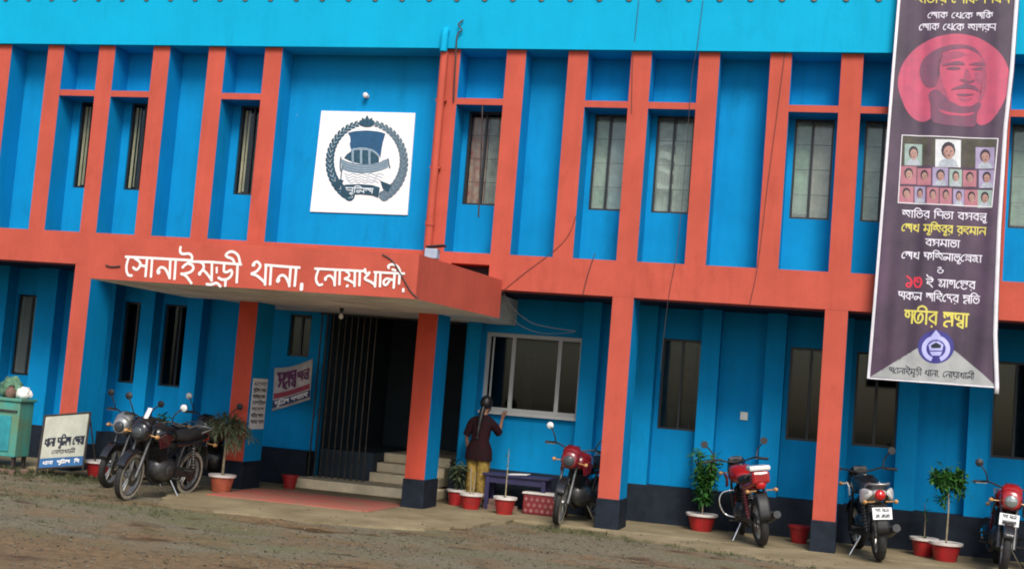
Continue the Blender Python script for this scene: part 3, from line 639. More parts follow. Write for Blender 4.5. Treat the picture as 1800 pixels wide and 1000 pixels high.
# ================================================================ EMBLEM BOARD
EY = .410
EB = thing('emblem_board', 'square white board with a dark blue boat-and-wreath crest, fixed on the blue wall', 'sign', (-4.08, EY, 4.25))
def eb(o): o.matrix_parent_inverse = Matrix.Translation((4.08, -EY, -4.25)); return o
c4 = [at(*p, EY) for p in ((565, 195), (730, 199), (716, 378), (545, 372))]
mb = MB(); mb.prism([(p.x, EY, p.z) for p in c4], (0, .021, 0)); eb(mb.build('board', mat('white_sign_board', (.82, .84, .84), .6, spec=.2, var=.02, scale=3, streak=.02), EB))
E1 = lambda x, y: (560 + x / 9.526, 195 + y / 9.526)
E2 = lambda x, y: (550 + x / 9.526, 270 + y / 9.526)
navy = mat('crest_navy', (.012, .085, .19), .5, var=.12, scale=12); teal_ = mat('crest_teal', (.018, .085, .135), .5, var=.3, scale=22)
mist = mat('crest_grey_blue', (.25, .36, .45), .5, var=.12, scale=14); grey_ = mat('crest_grey', (.11, .18, .23), .5, var=.25, scale=22); pale_ = mat('crest_pale', (.62, .74, .80), .5, var=.05)
EK = [0]
def esh(mb, ps, lay):
    EK[0] += 1; q = [at(*p, EY) for p in ps]; mb.poly([(p.x, EY - .0015 * lay - .00002 * EK[0], p.z) for p in q])
def eline(mb, ps, w, lay, sm=1):
    EK[0] += 1; q = [at(*p, EY) for p in ps]; q = [(p.x, p.z) for p in q]
    if sm: q = [tuple(p)[:2] for p in smooth_line([(a, b, 0) for a, b in q], 5)]
    ribbon(mb, q, w, lambda a, b, e: (a, EY - .0015 * lay - e, b), .00002 * EK[0])
mb = MB(); esh(mb, [E1(*p) for p in ((490, 372), (560, 350), (640, 338), (810, 328), (980, 345), (1060, 362), (1120, 385), (1080, 520), (1060, 620), (1035, 800), (1010, 740), (950, 680), (880, 645), (800, 622), (680, 618), (540, 645), (520, 560), (535, 500), (525, 430))], 1); eb(mb.build('sail', navy, EB, fix=False))
mb = MB(); esh(mb, [E1(*p) for p in ((425, 795), (470, 730), (530, 690), (560, 650), (680, 640), (800, 645), (900, 670), (970, 720), (1015, 790), (1010, 880), (850, 900), (720, 895), (560, 860))], 1)
cb = eb(mb.build('cabin', teal_, EB, fix=False))
mb = MB()
for x in (575, 715, 855): eline(mb, [E1(x, 660), E1(x - 3, 760), E1(x, 880)], .035, 2)
eline(mb, [E1(548, 665), E1(600, 645), E1(700, 640), E1(850, 650), E1(940, 690), E1(1010, 755)], .030, 2); eb(mb.build('cabin_rib', mist, EB, fix=False))
mb = MB(); esh(mb, [E2(*p) for p in ((465, 85), (560, 130), (680, 170), (860, 185), (1000, 175), (1120, 145), (1180, 110), (1265, 85), (1270, 180), (1255, 240), (1150, 285), (1000, 322), (800, 335), (600, 310), (490, 270))], 1.5); eb(mb.build('hull', mist, EB, fix=False))
mb = MB()
for k in range(4): eline(mb, [E2(480 + 8 * k, 110 + 44 * k), E2(640, 170 + 42 * k), E2(860, 195 + 40 * k), E2(1060, 180 + 38 * k), E2(1255 - 8 * k, 110 + 44 * k)], .011, 3)
eline(mb, [E1(375, 780), E1(365, 900), E1(372, 1010)], .026, 3); eline(mb, [E1(1165, 800), E1(1180, 900), E1(1195, 960)], .024, 3)
eline(mb, [E2(500, 200), E2(480, 330), E2(470, 430)], .022, 3)
eb(mb.build('plank_line', grey_, EB, fix=False))
mb = MB()
for k, (y, a, b) in enumerate(((350, 530, 1190), (395, 540, 1160), (440, 560, 1130), (480, 590, 1100))):
    n = 9
    eline(mb, [E2(a + (b - a) * i / n, y + (16 if i % 2 else -14)) for i in range(n + 1)], .011, 2)
eb(mb.build('wave', mist, EB, fix=False))
def leaf2(mb, c, ang, ln, wd_, lay):       # pointed leaf in photo pixels
    ca, sa = cos(ang), sin(ang); ps = []
    for t, h in ((0, 0), (.3, .8), (.55, 1), (.8, .6), (1, 0), (.8, -.6), (.55, -1), (.3, -.8)): 
        u, v = t * ln, h * wd_; ps.append((c[0] + u * ca - v * sa, c[1] + u * sa + v * ca))
    esh(mb, ps, lay)
lc = (645, 281)
for side, m_, nm in ((-1, teal_, 'left'), (1, grey_, 'right')):
    mb = MB(); N_ = 21
    for k in range(N_):
        t = k / (N_ - 1); a = radians(68 - 148 * t)      # 0 = sideways, positive = down
        rx, ry = 65, 68; cx, cy = lc[0] + side * rx * cos(a), lc[1] + 3 + ry * sin(a)
        tang = math.atan2(-ry * cos(a), side * rx * sin(a))   # running upwards
        big = 1.0 - .45 * t
        for off in (-.55, .55, 0): leaf2(mb, (cx - 3 * cos(tang), cy - 3 * sin(tang)), tang + off, 17 * big * (1 if off else 1.1), 5.0 * big, 1 + .3 * abs(off))
    eb(mb.build('wreath_branch', m_, EB, fix=False))
    mb = MB()
    for k in range(N_):
        t = k / (N_ - 1); a = radians(68 - 148 * t); cx, cy = lc[0] + side * 65 * cos(a), lc[1] + 3 + 68 * sin(a); tang = math.atan2(-68 * cos(a), side * 65 * sin(a))
        for off in (-.55, .55): eline(mb, [(cx, cy), (cx + 8 * (1 - .4 * t) * cos(tang + off), cy + 8 * (1 - .4 * t) * sin(tang + off))], .0055, 2.2, 0)
    eb(mb.build('leaf_vein', mist if side > 0 else pale_, EB, fix=False))
mb = MB()
for a, l_ in ((-90, 21), (-62, 19), (-118, 19), (-38, 17), (-142, 17)): leaf2(mb, E1(815, 275), radians(a), l_, 4.2, 2 + abs(a + 90) * .004)
eb(mb.build('water_lily', teal_, EB, fix=False))
mb = MB(); esh(mb, [E2(*p) for p in ((480, 545), (560, 520), (800, 515), (1000, 530), (1125, 570), (1100, 745), (1000, 705), (800, 685), (650, 690), (560, 715), (465, 712))], 2)
esh(mb, [E2(*p) for p in ((340, 500), (465, 430), (520, 455), (430, 600), (380, 612))], 2); esh(mb, [E2(*p) for p in ((1130, 455), (1220, 490), (1320, 530), (1270, 655), (1170, 590))], 2)
rib = eb(mb.build('ribbon', mat('crest_ribbon', (.012, .06, .10), .5, var=.2, scale=15), EB, fix=False))
mb = MB(); a = at(*E2(545, 655), EY); b = at(*E2(1010, 665), EY)
put_text(mb, 'p u i l sh', a.x, b.x, (a.z + b.z) / 2, .072, lambda x, z, e: (x, EY - .013 - e, z), .2); eb(mb.build('motto', pale_, EB, fix=False))

def small_bulb(name, label, p, d, r=.035):
    t = thing(name, label, 'light bulb', p); mb = MB()
    if d == 'down':
        mb.lathe([(.03, .0), (.035, -.03), (.02, -.06), (.02, -.08)], n=12); mb.build('holder', M['black_matt'], t, smooth=40)
        mb = MB(); mb.lathe([(0, -.165), (.02, -.162), (.034, -.14), (.034, -.12), (.018, -.085), (.016, -.08)], n=14); mb.build('bulb', M['flower_white'], t, smooth=60)
    else:
        mb.lathe([(.03, .0), (.03, -.03), (.018, -.045)], axis='y', n=12); mb.build('holder', M['switch'], t, smooth=40)
        mb = MB(); mb.lathe([(.018, -.045), (r, -.075), (r * .95, -.10), (r * .5, -.118), (0, -.122)], axis='y', n=14); mb.build('bulb', M['flower_white'], t, smooth=60)
small_bulb('wall_bulb', 'small round white bulb on the blue wall above the crest board', at(646, 170, .432), 'front', .042)
p = atz(601, 541, 2.79); small_bulb('ceiling_bulb', 'white bulb hanging in a black holder under the entrance canopy', (p.x, p.y, 2.789), 'down')

# ================================================================ HANGING BANNER
BYY = -.2
def bx(px_list):                       # edge as a function of height, from points on the plane of the cloth
    q = sorted([(at(x, y, BYY).z, at(x, y, BYY).x) for x, y in px_list])
    def f(z):
        if z <= q[0][0]: return q[0][1]
        for (z0, x0), (z1, x1) in zip(q, q[1:]):
            if z <= z1: return x0 + (x1 - x0) * (z - z0) / (z1 - z0)
        (z0, x0), (z1, x1) = q[-2], q[-1]; return x1 + (x1 - x0) * (z - z1) / (z1 - z0)
    return f
bl = bx([(1578, 0), (1568, 120), (1557, 260), (1542, 450), (1524, 665)]); br = bx([(1792, 0), (1783, 125), (1772, 225), (1761, 400), (1757, 500), (1754, 590), (1757, 683)])
def by(x, z, lay=0):
    k = min(1, max(0, (7.4 - z) / 5)); t = (x - 4.25)
    return BYY - .010 * sin(9 * t + .35 * z) - .006 * sin(23 * t + .8 * sin(z)) * (.4 + k) - .03 * k * sin(1.6 * t + .6 * z) - .0013 * lay
BA = thing('banner', 'tall dark purple memorial banner with pink portrait disc, hanging from the roof', 'banner', (4.25, BYY, 2.3))
def bb(o): o.matrix_parent_inverse = Matrix.Translation((-4.25, -BYY, -2.3)); return o
bzt, bzb = 7.95, lambda x: 2.325 + .0 * x
def grid_sheet(mb, fx0, fx1, z0, z1, nx_, nz, lay):
    rows = []
    for j in range(nz + 1):
        z = z0 + (z1 - z0) * j / nz; a, b = fx0(z), fx1(z); rows.append(mb.pts([(x, by(x, z, lay), z) for x in [a + (b - a) * i / nx_ for i in range(nx_ + 1)]]))
    for a, c in zip(rows, rows[1:]):
        for i in range(nx_): mb.face([a + i, a + i + 1, c + i + 1, c + i])
pv = mat('banner_purple_print', (.078, .040, .078), .42, var=.3, scale=1.6, col2=(.032, .019, .036), streak=.22)
mb = MB(); grid_sheet(mb, bl, br, 2.315, bzt, 84, 190, 0); clo = bb(mb.build('cloth', pv, BA, smooth=180, fix=False))
s_ = clo.modifiers.new('thickness', 'SOLIDIFY'); s_.thickness = .002; s_.offset = 0
hemw = mat('banner_white_hem', (.74, .72, .76), .45, var=.08, scale=6)
mb = MB(); grid_sheet(mb, bl, lambda z: bl(z) + .035, 2.315, bzt, 3, 190, 1); bb(mb.build('hem', hemw, BA, smooth=180, fix=False))
mb = MB()
rows = [[(br(z) - .035 + .028 * cos(a), by(br(z), z, 1) - .012 + .016 * sin(a), z) for a in [2 * pi * k / 8 for k in range(8)]] for z in [2.24 + (bzt - 2.24) * j / 60 for j in range(61)]]
mb.rings(rows); bb(mb.build('hem', hemw, BA, smooth=180))
mb = MB(); z0 = 2.30; n = 30
mb.tube([(bl(2.31) + (br(2.31) - .04 - bl(2.31)) * i / n, by(bl(2.31) + (br(2.31) - bl(2.31)) * i / n, 2.31, .5), 2.318) for i in range(n + 1)], .011, 6); bb(mb.build('bottom_hem', hemw, BA, smooth=180))
def cut_poly(mb, ps, lay, step=.02):
    """filled outline on the cloth, sliced into strips so that it follows the folds"""
    bm = bmesh.new(); vs_ = [bm.verts.new((p.x, 0, p.z)) for p in ps]; bm.faces.new(vs_); bmesh.ops.triangulate(bm, faces=bm.faces[:])
    xs_ = [v.co.x for v in bm.verts]; x = min(xs_) + step
    while x < max(xs_): bmesh.ops.bisect_plane(bm, geom=bm.verts[:] + bm.edges[:] + bm.faces[:], dist=1e-7, plane_co=(x, 0, 0), plane_no=(1, 0, 0)); x += step
    zs_ = [v.co.z for v in bm.verts]; z = min(zs_) + .05
    while z < max(zs_): bmesh.ops.bisect_plane(bm, geom=bm.verts[:] + bm.edges[:] + bm.faces[:], dist=1e-7, plane_co=(0, 0, z), plane_no=(0, 0, 1)); z += .05
    bmesh.ops.remove_doubles(bm, verts=bm.verts[:], dist=2e-4); bmesh.ops.dissolve_degenerate(bm, edges=bm.edges[:], dist=2e-4)
    bm.verts.index_update(); i = mb.pts([(v.co.x, by(v.co.x, v.co.z, lay), v.co.z) for v in bm.verts])
    for f in bm.faces: mb.face([i + v.index for v in f.verts])
    bm.free()
def bpx(x, y): return at(x, y, BYY)
Q = lambda x, y: bpx(1560 + x / 4.1667, y / 4.1667)          # crop of the banner head
pink = mat('banner_pink_print', (.52, .07, .135), .45, var=.10, scale=6, col2=(.40, .065, .13), streak=.15); shade = mat('banner_dark_print', (.115, .05, .09), .45, var=.2, scale=13, col2=(.21, .055, .105)); midp = mat('banner_plum_print', (.34, .06, .118), .45, var=.2, scale=15, col2=(.24, .055, .105))
HPN = [0]
def HP(ps, lay):
    n = len(ps); out = []
    for i in range(n):
        p0, p1, p2, p3 = (Vector(ps[(i + k) % n]) for k in (-1, 0, 1, 2))
        for t in (0, .33, .66): out.append(.5 * ((2 * p1) + (p2 - p0) * t + (2 * p0 - 5 * p1 + 4 * p2 - p3) * t * t + (3 * p1 - p0 - 3 * p2 + p3) * t ** 3))
    HPN[0] += 1; lay += .02 * HPN[0]
    cut_poly(mb, [Q(p.x, p.y) for p in out], lay)
mb = MB(); ring = [Q(230, 885), Q(170, 850), Q(120, 770), Q(78, 640), Q(85, 540), Q(130, 440), Q(220, 345), Q(330, 285), Q(440, 255), Q(540, 250), Q(640, 268), Q(740, 320), Q(830, 400), Q(885, 500), Q(893, 600), Q(870, 700), Q(830, 790), Q(760, 880), Q(690, 915), Q(645, 890)]
HP([(230, 888), (170, 850), (120, 770), (78, 640), (85, 540), (130, 440), (220, 345), (330, 285), (440, 255), (540, 250), (640, 268), (740, 320), (830, 400), (885, 500), (893, 600), (870, 700), (830, 790), (760, 885), (690, 918), (648, 890), (640, 840), (480, 800), (335, 830), (315, 870), (275, 890)], 1); disc = bb(mb.build('portrait_disc', pink, BA))
mb = MB()   # head of a man with swept hair, moustache and collar: dark shapes on the pink disc
HP(((250, 590), (235, 520), (255, 450), (300, 400), (380, 355), (480, 330), (580, 330), (650, 360), (695, 425), (660, 392), (580, 356), (480, 366), (395, 392), (372, 440), (385, 520), (372, 590), (345, 640), (290, 640)), 3)
HP(((300, 700), (340, 660), (385, 672), (450, 738), (520, 774), (600, 780), (672, 748), (684, 780), (655, 830), (650, 905), (600, 930), (340, 900), (325, 800)), 3)
HP(((462, 664), (500, 640), (545, 622), (570, 612), (600, 618), (645, 632), (676, 672), (610, 652), (560, 650), (510, 655)), 3.6)
HP(((400, 486), (440, 466), (520, 450), (566, 466), (556, 478), (470, 480)), 3.6); HP(((598, 474), (660, 456), (712, 468), (705, 482), (640, 480)), 3.6)
HP(((430, 505), (470, 492), (525, 496), (535, 508), (480, 516)), 3.6); HP(((620, 506), (660, 494), (700, 500), (690, 514), (645, 516)), 3.6)
HP(((530, 588), (560, 578), (600, 592), (630, 582), (642, 598), (590, 610)), 3.6); HP(((505, 692), (560, 686), (640, 690), (600, 702), (540, 704)), 3.6)
bb(mb.build('portrait', shade, BA))
mb = MB()
HP(((395, 400), (480, 380), (560, 385), (545, 420), (470, 440), (420, 480), (395, 470)), 1.5); HP(((640, 530), (680, 540), (680, 620), (650, 600)), 1.5)
HP(((690, 430), (725, 470), (718, 560), (725, 640), (700, 720), (668, 742), (690, 660), (682, 560)), 2); HP(((385, 530), (398, 600), (425, 660), (455, 730), (405, 695), (350, 640)), 2)
HP(((575, 500), (592, 510), (612, 575), (572, 578), (560, 560)), 2); HP(((520, 715), (560, 722), (625, 716), (600, 740), (548, 742)), 2); HP(((400, 455), (480, 400), (560, 392), (620, 410), (560, 405), (470, 425)), 2)
bb(mb.build('portrait_shading', midp, BA))
mb = MB(); HP(((365, 800), (440, 822), (545, 832), (640, 822), (600, 846), (520, 848), (430, 840)), 3.7); bb(mb.build('collar', pink, BA))
# framed group of small portrait photos
Rq = lambda x, y: bpx(1540 + x / 5.556, 220 + y / 5.556)
mb = MB()
def outline(ps, w, lay): 
    for a, b in zip(ps, ps[1:] + ps[:1]):
        n = 40; ribbon(mb, [(a.x + (b.x - a.x) * i / n, a.z + (b.z - a.z) * i / n) for i in range(n + 1)], w, lambda x, z, e: (x, by(x, z, lay) - e, z), 0)
outline([Rq(255, 100), Rq(1190, 135), Rq(1130, 800), Rq(215, 760)], .012, 4.5); bb(mb.build('photo_border', hemw, BA, fix=False))
mb = MB(); cut_poly(mb, [Rq(*p) for p in ((262, 110), (1180, 142), (1155, 420), (248, 385))], .8); bb(mb.build('photo_ground', mat('banner_olive_print', (.07, .065, .04), .5, var=.3, scale=8), BA))
faces = [(365, 290, 85, 105, 0), (705, 275, 125, 135, 1), (1065, 320, 92, 105, 2), (318, 490, 78, 88, 3), (470, 505, 66, 82, 3), (628, 505, 76, 90, 2), (778, 515, 62, 84, 0), (915, 520, 66, 80, 3), (1080, 525, 74, 88, 2),
         (296, 680, 70, 82, 3), (428, 680, 52, 80, 2), (553, 690, 58, 80, 3), (680, 695, 58, 80, 3), (808, 705, 54, 80, 2), (932, 715, 66, 85, 3), (1062, 720, 70, 88, 0)]
ph = [mat('photo_%s' % n, c, .5, var=.12, scale=9) for n, c in (('mint', (.30, .40, .36)), ('white', (.66, .68, .70)), ('lilac', (.34, .28, .44)), ('rose', (.42, .16, .20)))]
skn = mat('photo_skin', (.44, .25, .21), .5, var=.15, scale=30); skn2 = mat('photo_skin_shade', (.26, .13, .11), .5, var=.2, scale=30); hairp = mat('photo_hair', (.03, .02, .03), .5); clothp = mat('photo_shirt', (.42, .46, .52), .5, var=.2, scale=30)
for k, (cx, cy, hw, hh, ci) in enumerate(faces):
    mb = MB(); cut_poly(mb, [Rq(cx + a * hw, cy + b * hh) for a, b in ((-1, -1), (1, -.96), (.97, 1.02), (-1.03, 1))], 1.2); f = bb(mb.build('photo', ph[ci], BA))
    ell = lambda ox, oy, rx, ry, n=12, a0=0, a1=2 * pi: [Rq(cx + ox * hw + rx * hw * cos(a0 + (a1 - a0) * q / n), cy + oy * hh + ry * hh * sin(a0 + (a1 - a0) * q / n)) for q in range(n)]
    mb = MB(); mb.cur = 2; cut_poly(mb, [Rq(cx + a * hw, cy + b * hh) for a, b in ((-.8, .98), (-.62, .55), (-.25, .38), (.25, .38), (.62, .55), (.8, .98))], 1.6)
    mb.cur = 1; cut_poly(mb, ell(0, -.2, .56, .62), 1.9); mb.cur = 0; cut_poly(mb, ell(.04, -.04, .42, .50), 2.2)
    mb.cur = 1
    for ex in (-.13, .21): cut_poly(mb, ell(ex, -.12, .085, .045, 6), 2.6)
    cut_poly(mb, ell(.05, .20, .14, .045, 6), 2.6); cut_poly(mb, ell(.06, -.5, .44, .22, 10, pi, 2 * pi), 2.6)
    mb.cur = 3; cut_poly(mb, [Rq(cx + a * hw, cy + b * hh) for a, b in ((-.34, -.1), (-.22, .0), (-.2, .25), (.02, .44), (-.16, .40), (-.34, .16))], 2.5); cut_poly(mb, [Rq(cx + a * hw, cy + b * hh) for a, b in ((.05, -.08), (.13, .10), (.0, .12))], 2.6)
    o = mb.build('face', [skn, hairp, clothp if ci != 3 else ph[3], skn2], BA); bb(o)
# lines of writing
yel = mat('banner_yellow_print', (.66, .58, .10), .5, var=.06); whi = mat('banner_white_print', (.76, .73, .82), .5, var=.05); redp = mat('banner_red_print', (.62, .02, .05), .5, var=.06)
def bline(s, x0, x1, yt, yb, m, lay=2.4, wt=.135, nm='lettering'):
    a = bpx(x0, yb); b = bpx(x1, yb); t = bpx((x0 + x1) / 2, yt); c = bpx((x0 + x1) / 2, yb); mb = MB()
    put_text(mb, s, a.x, b.x, c.z, t.z - c.z, lambda x, z, e: (x, by(x, z, lay) - e, z), wt); bb(mb.build(nm, m, BA, fix=False))
bline('j aa t ii Y _ e sh aa k _ i d b s', 1605, 1775, -9, 6, yel)
bline('e sh aa k _ e th e k _ sh i kt', 1630, 1745, 23, 33, whi); bline('e sh aa k _ e th e k _ j aa g r nn', 1615, 1750, 43, 54, whi)
bline('j aa i t r _ i p t aa _ b Ngg b ndh u', 1585, 1734, 373, 385, whi); bline('e sh kh _ m u i j b u r _ r h m aa n', 1584, 1733, 397, 410, yel, wt=.15)
bline('b Ngg m aa t aa', 1626, 1687, 422, 434, whi); bline('e sh kh _ ph i j l aa t u e nne chh aa', 1584, 1726, 446, 458, whi); bline('o', 1646, 1659, 470, 481, whi)
bline('1 5', 1590, 1621, 486, 505, redp, wt=.17); bline('I _ A g e st r', 1627, 1714, 493, 506, whi); bline('s k l _ sh i h e d r _ pr i t', 1578, 1722, 517, 530, whi)
bline('g bh ii r _ shr ddh aa', 1589, 1702, 549, 571, yel, wt=.145)
gr = mat('banner_grey_print', (.36, .37, .37), .5, var=.1, scale=4)
mb = MB(); cut_poly(mb, [bpx(*p) for p in ((1530, 662), (1562, 648), (1612, 612), (1678, 616), (1726, 656), (1749, 677), (1749, 681))], 2.6); bb(mb.build('grey_triangle', gr, BA))
bline('s e aa n aa I m u Ro ii _ th aa n aa , _ e n aa Y aa kh aa l ii', 1562, 1712, 651, 661, M['ink'], 4, .14)
cx, cy = 1645, 610; mb = MB(); ell = lambda rx, ry, n=26, ox=0, oy=0: [bpx(cx + ox + rx * cos(2 * pi * k / n), cy + oy + ry * sin(2 * pi * k / n)) for k in range(n)]
mb = MB(); cut_poly(mb, ell(32, 29), 3.6); bb(mb.build('badge', mat('badge_blue', (.035, .03, .22), .5, var=.1), BA))
bpale = mat('badge_lilac', (.45, .45, .80), .5, var=.08)
mb = MB(); n = 30
for k in range(n):
    a0, a1 = radians(70 - 320 + 320 * k / n + 160) , 0
    a = radians(110 + 320 * k / n); a2 = radians(110 + 320 * (k + 1) / n)
    q = [bpx(cx + r_ * cos(t), cy + 3 + r_ * .93 * sin(t)) for r_, t in ((25, a), (25, a2), (17, a2), (17, a))]
    mb.poly([(p.x, by(p.x, p.z, 4.4), p.z) for p in q])
for q in ([(1637, 590), (1645, 580), (1653, 590), (1645, 596)], [(1634, 618), (1656, 618), (1652, 625), (1638, 625)], [(1632, 606), (1640, 600), (1650, 600), (1658, 606), (1656, 616), (1634, 616)]): cut_poly(mb, [bpx(*p) for p in q], 4.4)
bb(mb.build('badge_crest', bpale, BA))
mb = MB(); cut_poly(mb, [bpx(*p) for p in ((1636, 607), (1645, 602), (1654, 607), (1653, 612), (1637, 612))], 5); bb(mb.build('badge_boat', M['ink'], BA))

# ================================================================ MOTORBIKES
def make_bike(label, front, rear, lean=7, steer=0, tank='black', accent='silver', tailc='black', cowl='black', plate=(False, False), dusty=False, guard=True, mirror_bright=(1, 0), box_tail=False, s=1.0, windscreen=False, lens='lens_dim'):
    f, r_ = Vector(front), Vector(rear); d = (f - r_); rz = math.atan2(d.y, d.x); mid = f - d.normalized() * .66 * s
    t = thing('motorbike', label, 'motorbike', (mid.x, mid.y, -.038 if mid.y < -1.2 else (-.03 if mid.y < -.3 and mid.x < -6 else 0.0)), rz, 'motorbikes parked in front of the building'); t.rotation_euler = (radians(-lean), 0, rz); t.scale = (s, s, s)
    SP = Matrix.Translation((.42, 0, 0)) @ Matrix.Rotation(radians(steer), 4, 'Z') @ Matrix.Translation((-.42, 0, 0))
    I4 = Matrix.Identity(4)
    def new(st=False): m = MB(); m.T = SP if st else I4; return m
    ty = M['tyre_dusty'] if dusty else M['rubber']
    def wheel(x, R, w, st):
        mb = new(st); prof = []
        for k in range(13):
            a = -2.05 + 4.1 * k / 12; prof.append((R - w * .52 + w * .52 * cos(a), w * .5 * sin(a)))
        ri = R - w * .52 + w * .52 * cos(2.05); prof = [(ri - .012, -w * .36)] + prof + [(ri - .012, w * .36)]; prof.append(prof[0])
        mb.lathe(prof, (x, 0, R), 'y', 36, cap=False)
        wh = mb.build('wheel', M['rubber'], t, smooth=50)
        if dusty:
            mb = new(st)
            for sg in (-1, 1): mb.lathe([(R - .018, sg * w * .455), (R - .055, sg * w * .53), (ri, sg * w * .40)], (x, 0, R), 'y', 36, cap=False)
            mb.build('dusty_sidewall', M['tyre_dusty'], wh, smooth=60, fix=False)
        mb = new(st); mb.lathe([(ri + .004, -.036), (ri - .022, -.03), (ri - .026, 0), (ri - .022, .03), (ri + .004, .036)], (x, 0, R), 'y', 36, cap=False)
        mb.lathe([(0, -.05), (.035, -.05), (.045, -.02), (.045, .02), (.035, .05), (0, .05)], (x, 0, R), 'y', 16)
        for k in range(5):
            for q in (-.16, .16):
                a = 2 * pi * k / 5 + .3; mb.tube([(x + .035 * cos(a + q * 2), 0, R + .035 * sin(a + q * 2)), (x + (ri - .02) * cos(a + q), 0, R + (ri - .02) * sin(a + q))], [.014, .010], 6)
        mb.build('rim', M['silver'], wh, smooth=50)
        mb = new(st); mb.lathe([(.05, .055), (.115, .055), (.115, .060), (.05, .060), (.05, .055)], (x, 0, R), 'y', 24, cap=False); mb.build('brake_disc', M['engine'], wh, smooth=30)
    wheel(.66, .30, .088, True); wheel(-.62, .30, .105, False)
    # front end
    for y in (-.085, .085):
        mb = new(True); mb.tube([(.665, y, .30), (.56, y, .56)], .026, 10); mb.tube([(.56, y, .56), (.44, y, .90)], .018, 10)
        mb.build('fork', M['engine'], t, smooth=60)
    mb = new(True); a0, a1 = radians(25), radians(165); rs = []
    for k in range(15):
        a = a0 + (a1 - a0) * k / 14; R = .332; c, s_ = .66 + R * cos(a), .30 + R * sin(a)
        rs.append([(c - .03 * cos(a) * (abs(y) > .05), y, s_ - .035 * sin(a) * (abs(y) > .05)) for y in (-.062, -.05, -.02, .02, .05, .062)])
    mb.rings(rs, cap=False, closed=False); o = mb.build('front_mudguard', M['black'] if tank != 'red_bright' else M[tank], t, smooth=60, fix=False); so_ = o.modifiers.new('t', 'SOLIDIFY'); so_.thickness = .006
    mb = new(True); mb.loft([(.50, 0, .86, .10, .11, 2.4), (.56, 0, .865, .125, .135, 2.6), (.63, 0, .86, .115, .12, 2.6), (.67, 0, .85, .09, .09, 2.4)], 18)
    mb.loft([(.42, 0, .98, .07, .03, 2.2), (.50, 0, .985, .11, .06, 2.2), (.58, 0, .95, .12, .07, 2.2), (.64, 0, .91, .09, .05, 2.2)], 14)
    hd = mb.build('headlight', M[cowl], t, smooth=50)
    mb = new(True); mb.lathe([(.072, .668), (.070, .688), (.05, .70), (0, .706)], (0, 0, .845), 'x', 20); mb.build('lens', M[lens], hd, smooth=60)
    if windscreen:
        mb = new(True); mb.rings([[(.60 - .10 * v - .02 * abs(u), .03 * u, .98 + .17 * v) for u in (-1, -.5, 0, .5, 1)] for v in (0, .5, 1)], cap=False, closed=False); mb.build('windscreen', M['white_gloss'], hd, smooth=180, fix=False)
    mb = new(True); mb.tube(smooth_line([(.30, -.37, 1.0), (.36, -.26, 1.02), (.41, -.10, .98), (.42, 0, .97), (.41, .10, .98), (.36, .26, 1.02), (.30, .37, 1.0)], 4), .011, 8)
    mb.cbox((.46, 0, 1.0), (.07, .16, .05), (0, .5, 0)); hb = mb.build('handlebar', M['engine_dark'], t, smooth=60)
    for y in (-1, 1):
        mb = new(True); mb.tube([(.325, y * .30, 1.008), (.285, y * .42, .993)], .018, 10); mb.build('grip', M['rubber'], hb, smooth=60)
        mb = new(True); mb.tube([(.35, y * .26, 1.0), (.37, y * .40, .985)], .006, 6); mb.build('lever', M['engine'], hb, smooth=60)
    for y, br_ in zip((1, -1), mirror_bright):
        mb = new(True); mb.tube(smooth_line([(.36, y * .27, 1.02), (.40, y * .30, 1.12), (.365, y * .385, 1.225)], 4), .009, 6)
        mb.lathe([(0, .016), (.034, .011), (.048, 0), (.048, -.008)], (.365, y * .385, 1.225), 'x', 16)
        mr = mb.build('mirror', M['black_matt'], t, smooth=50)
        mb = new(True); mb.lathe([(.046, -.009), (.0, -.0095)], (.365, y * .385, 1.225), 'x', 16); mb.build('mirror_glass', M['chrome'] if br_ else M['lens_dim'], mr, smooth=20)  # bright or dark glass colour stands in for each mirror's reflection
        if br_:
            mb = new(True); mb.lathe([(.0, .019), (.036, .013), (.045, .005)], (.365, y * .385, 1.225), 'x', 16, cap=False); mb.build('mirror_back', M['white_gloss'], mr, smooth=60)
    for y in (-1, 1):
        mb = new(True); mb.tube([(.56, y * .10, .83), (.56, y * .19, .825)], .008, 6); mb.lathe([(0, -.045), (.022, -.03), (.028, 0), (.02, .04), (0, .05)], (.565, y * .215, .825), 'x', 10)
        ind = mb.build('indicator', M['amber'], t, smooth=60)
    # tank, seat, tail
    mb = new(); mb.loft([(.36, 0, .80, .07, .05, 2.3), (.31, 0, .82, .13, .10, 2.6), (.20, 0, .835, .165, .125, 2.8), (.06, 0, .83, .16, .115, 2.7), (-.06, 0, .805, .12, .085, 2.5), (-.14, 0, .785, .08, .05, 2.3)], 20)
    tk = mb.build('fuel_tank', M[tank], t, smooth=60)
    for y in (-1, 1):
        mb = new(); mb.prism([(.38, y * .14, .80), (.30, y * .185, .86), (.14, y * .178, .82), (.18, y * .17, .70), (.34, y * .16, .66)], (0, y * .022, 0))
        mb.build('tank_shroud', M[accent], tk, bevel=.008)
        if tailc == 'white_gloss':
            mb = new(); mb.loft([(-.84, y * .10, .80, .02, .03, 2.4), (-.74, y * .145, .775, .03, .075, 2.6), (-.56, y * .155, .745, .03, .085, 2.6), (-.40, y * .14, .70, .02, .05, 2.4)], 14); mb.build('side_panel', M['white_gloss'], t, smooth=60)
    mb = new(); mb.lathe([(.035, 0), (.035, .008), (.02, .014), (0, .014)], (.14, 0, .955), n=14); mb.build('fuel_cap', M['chrome'], tk, smooth=40)
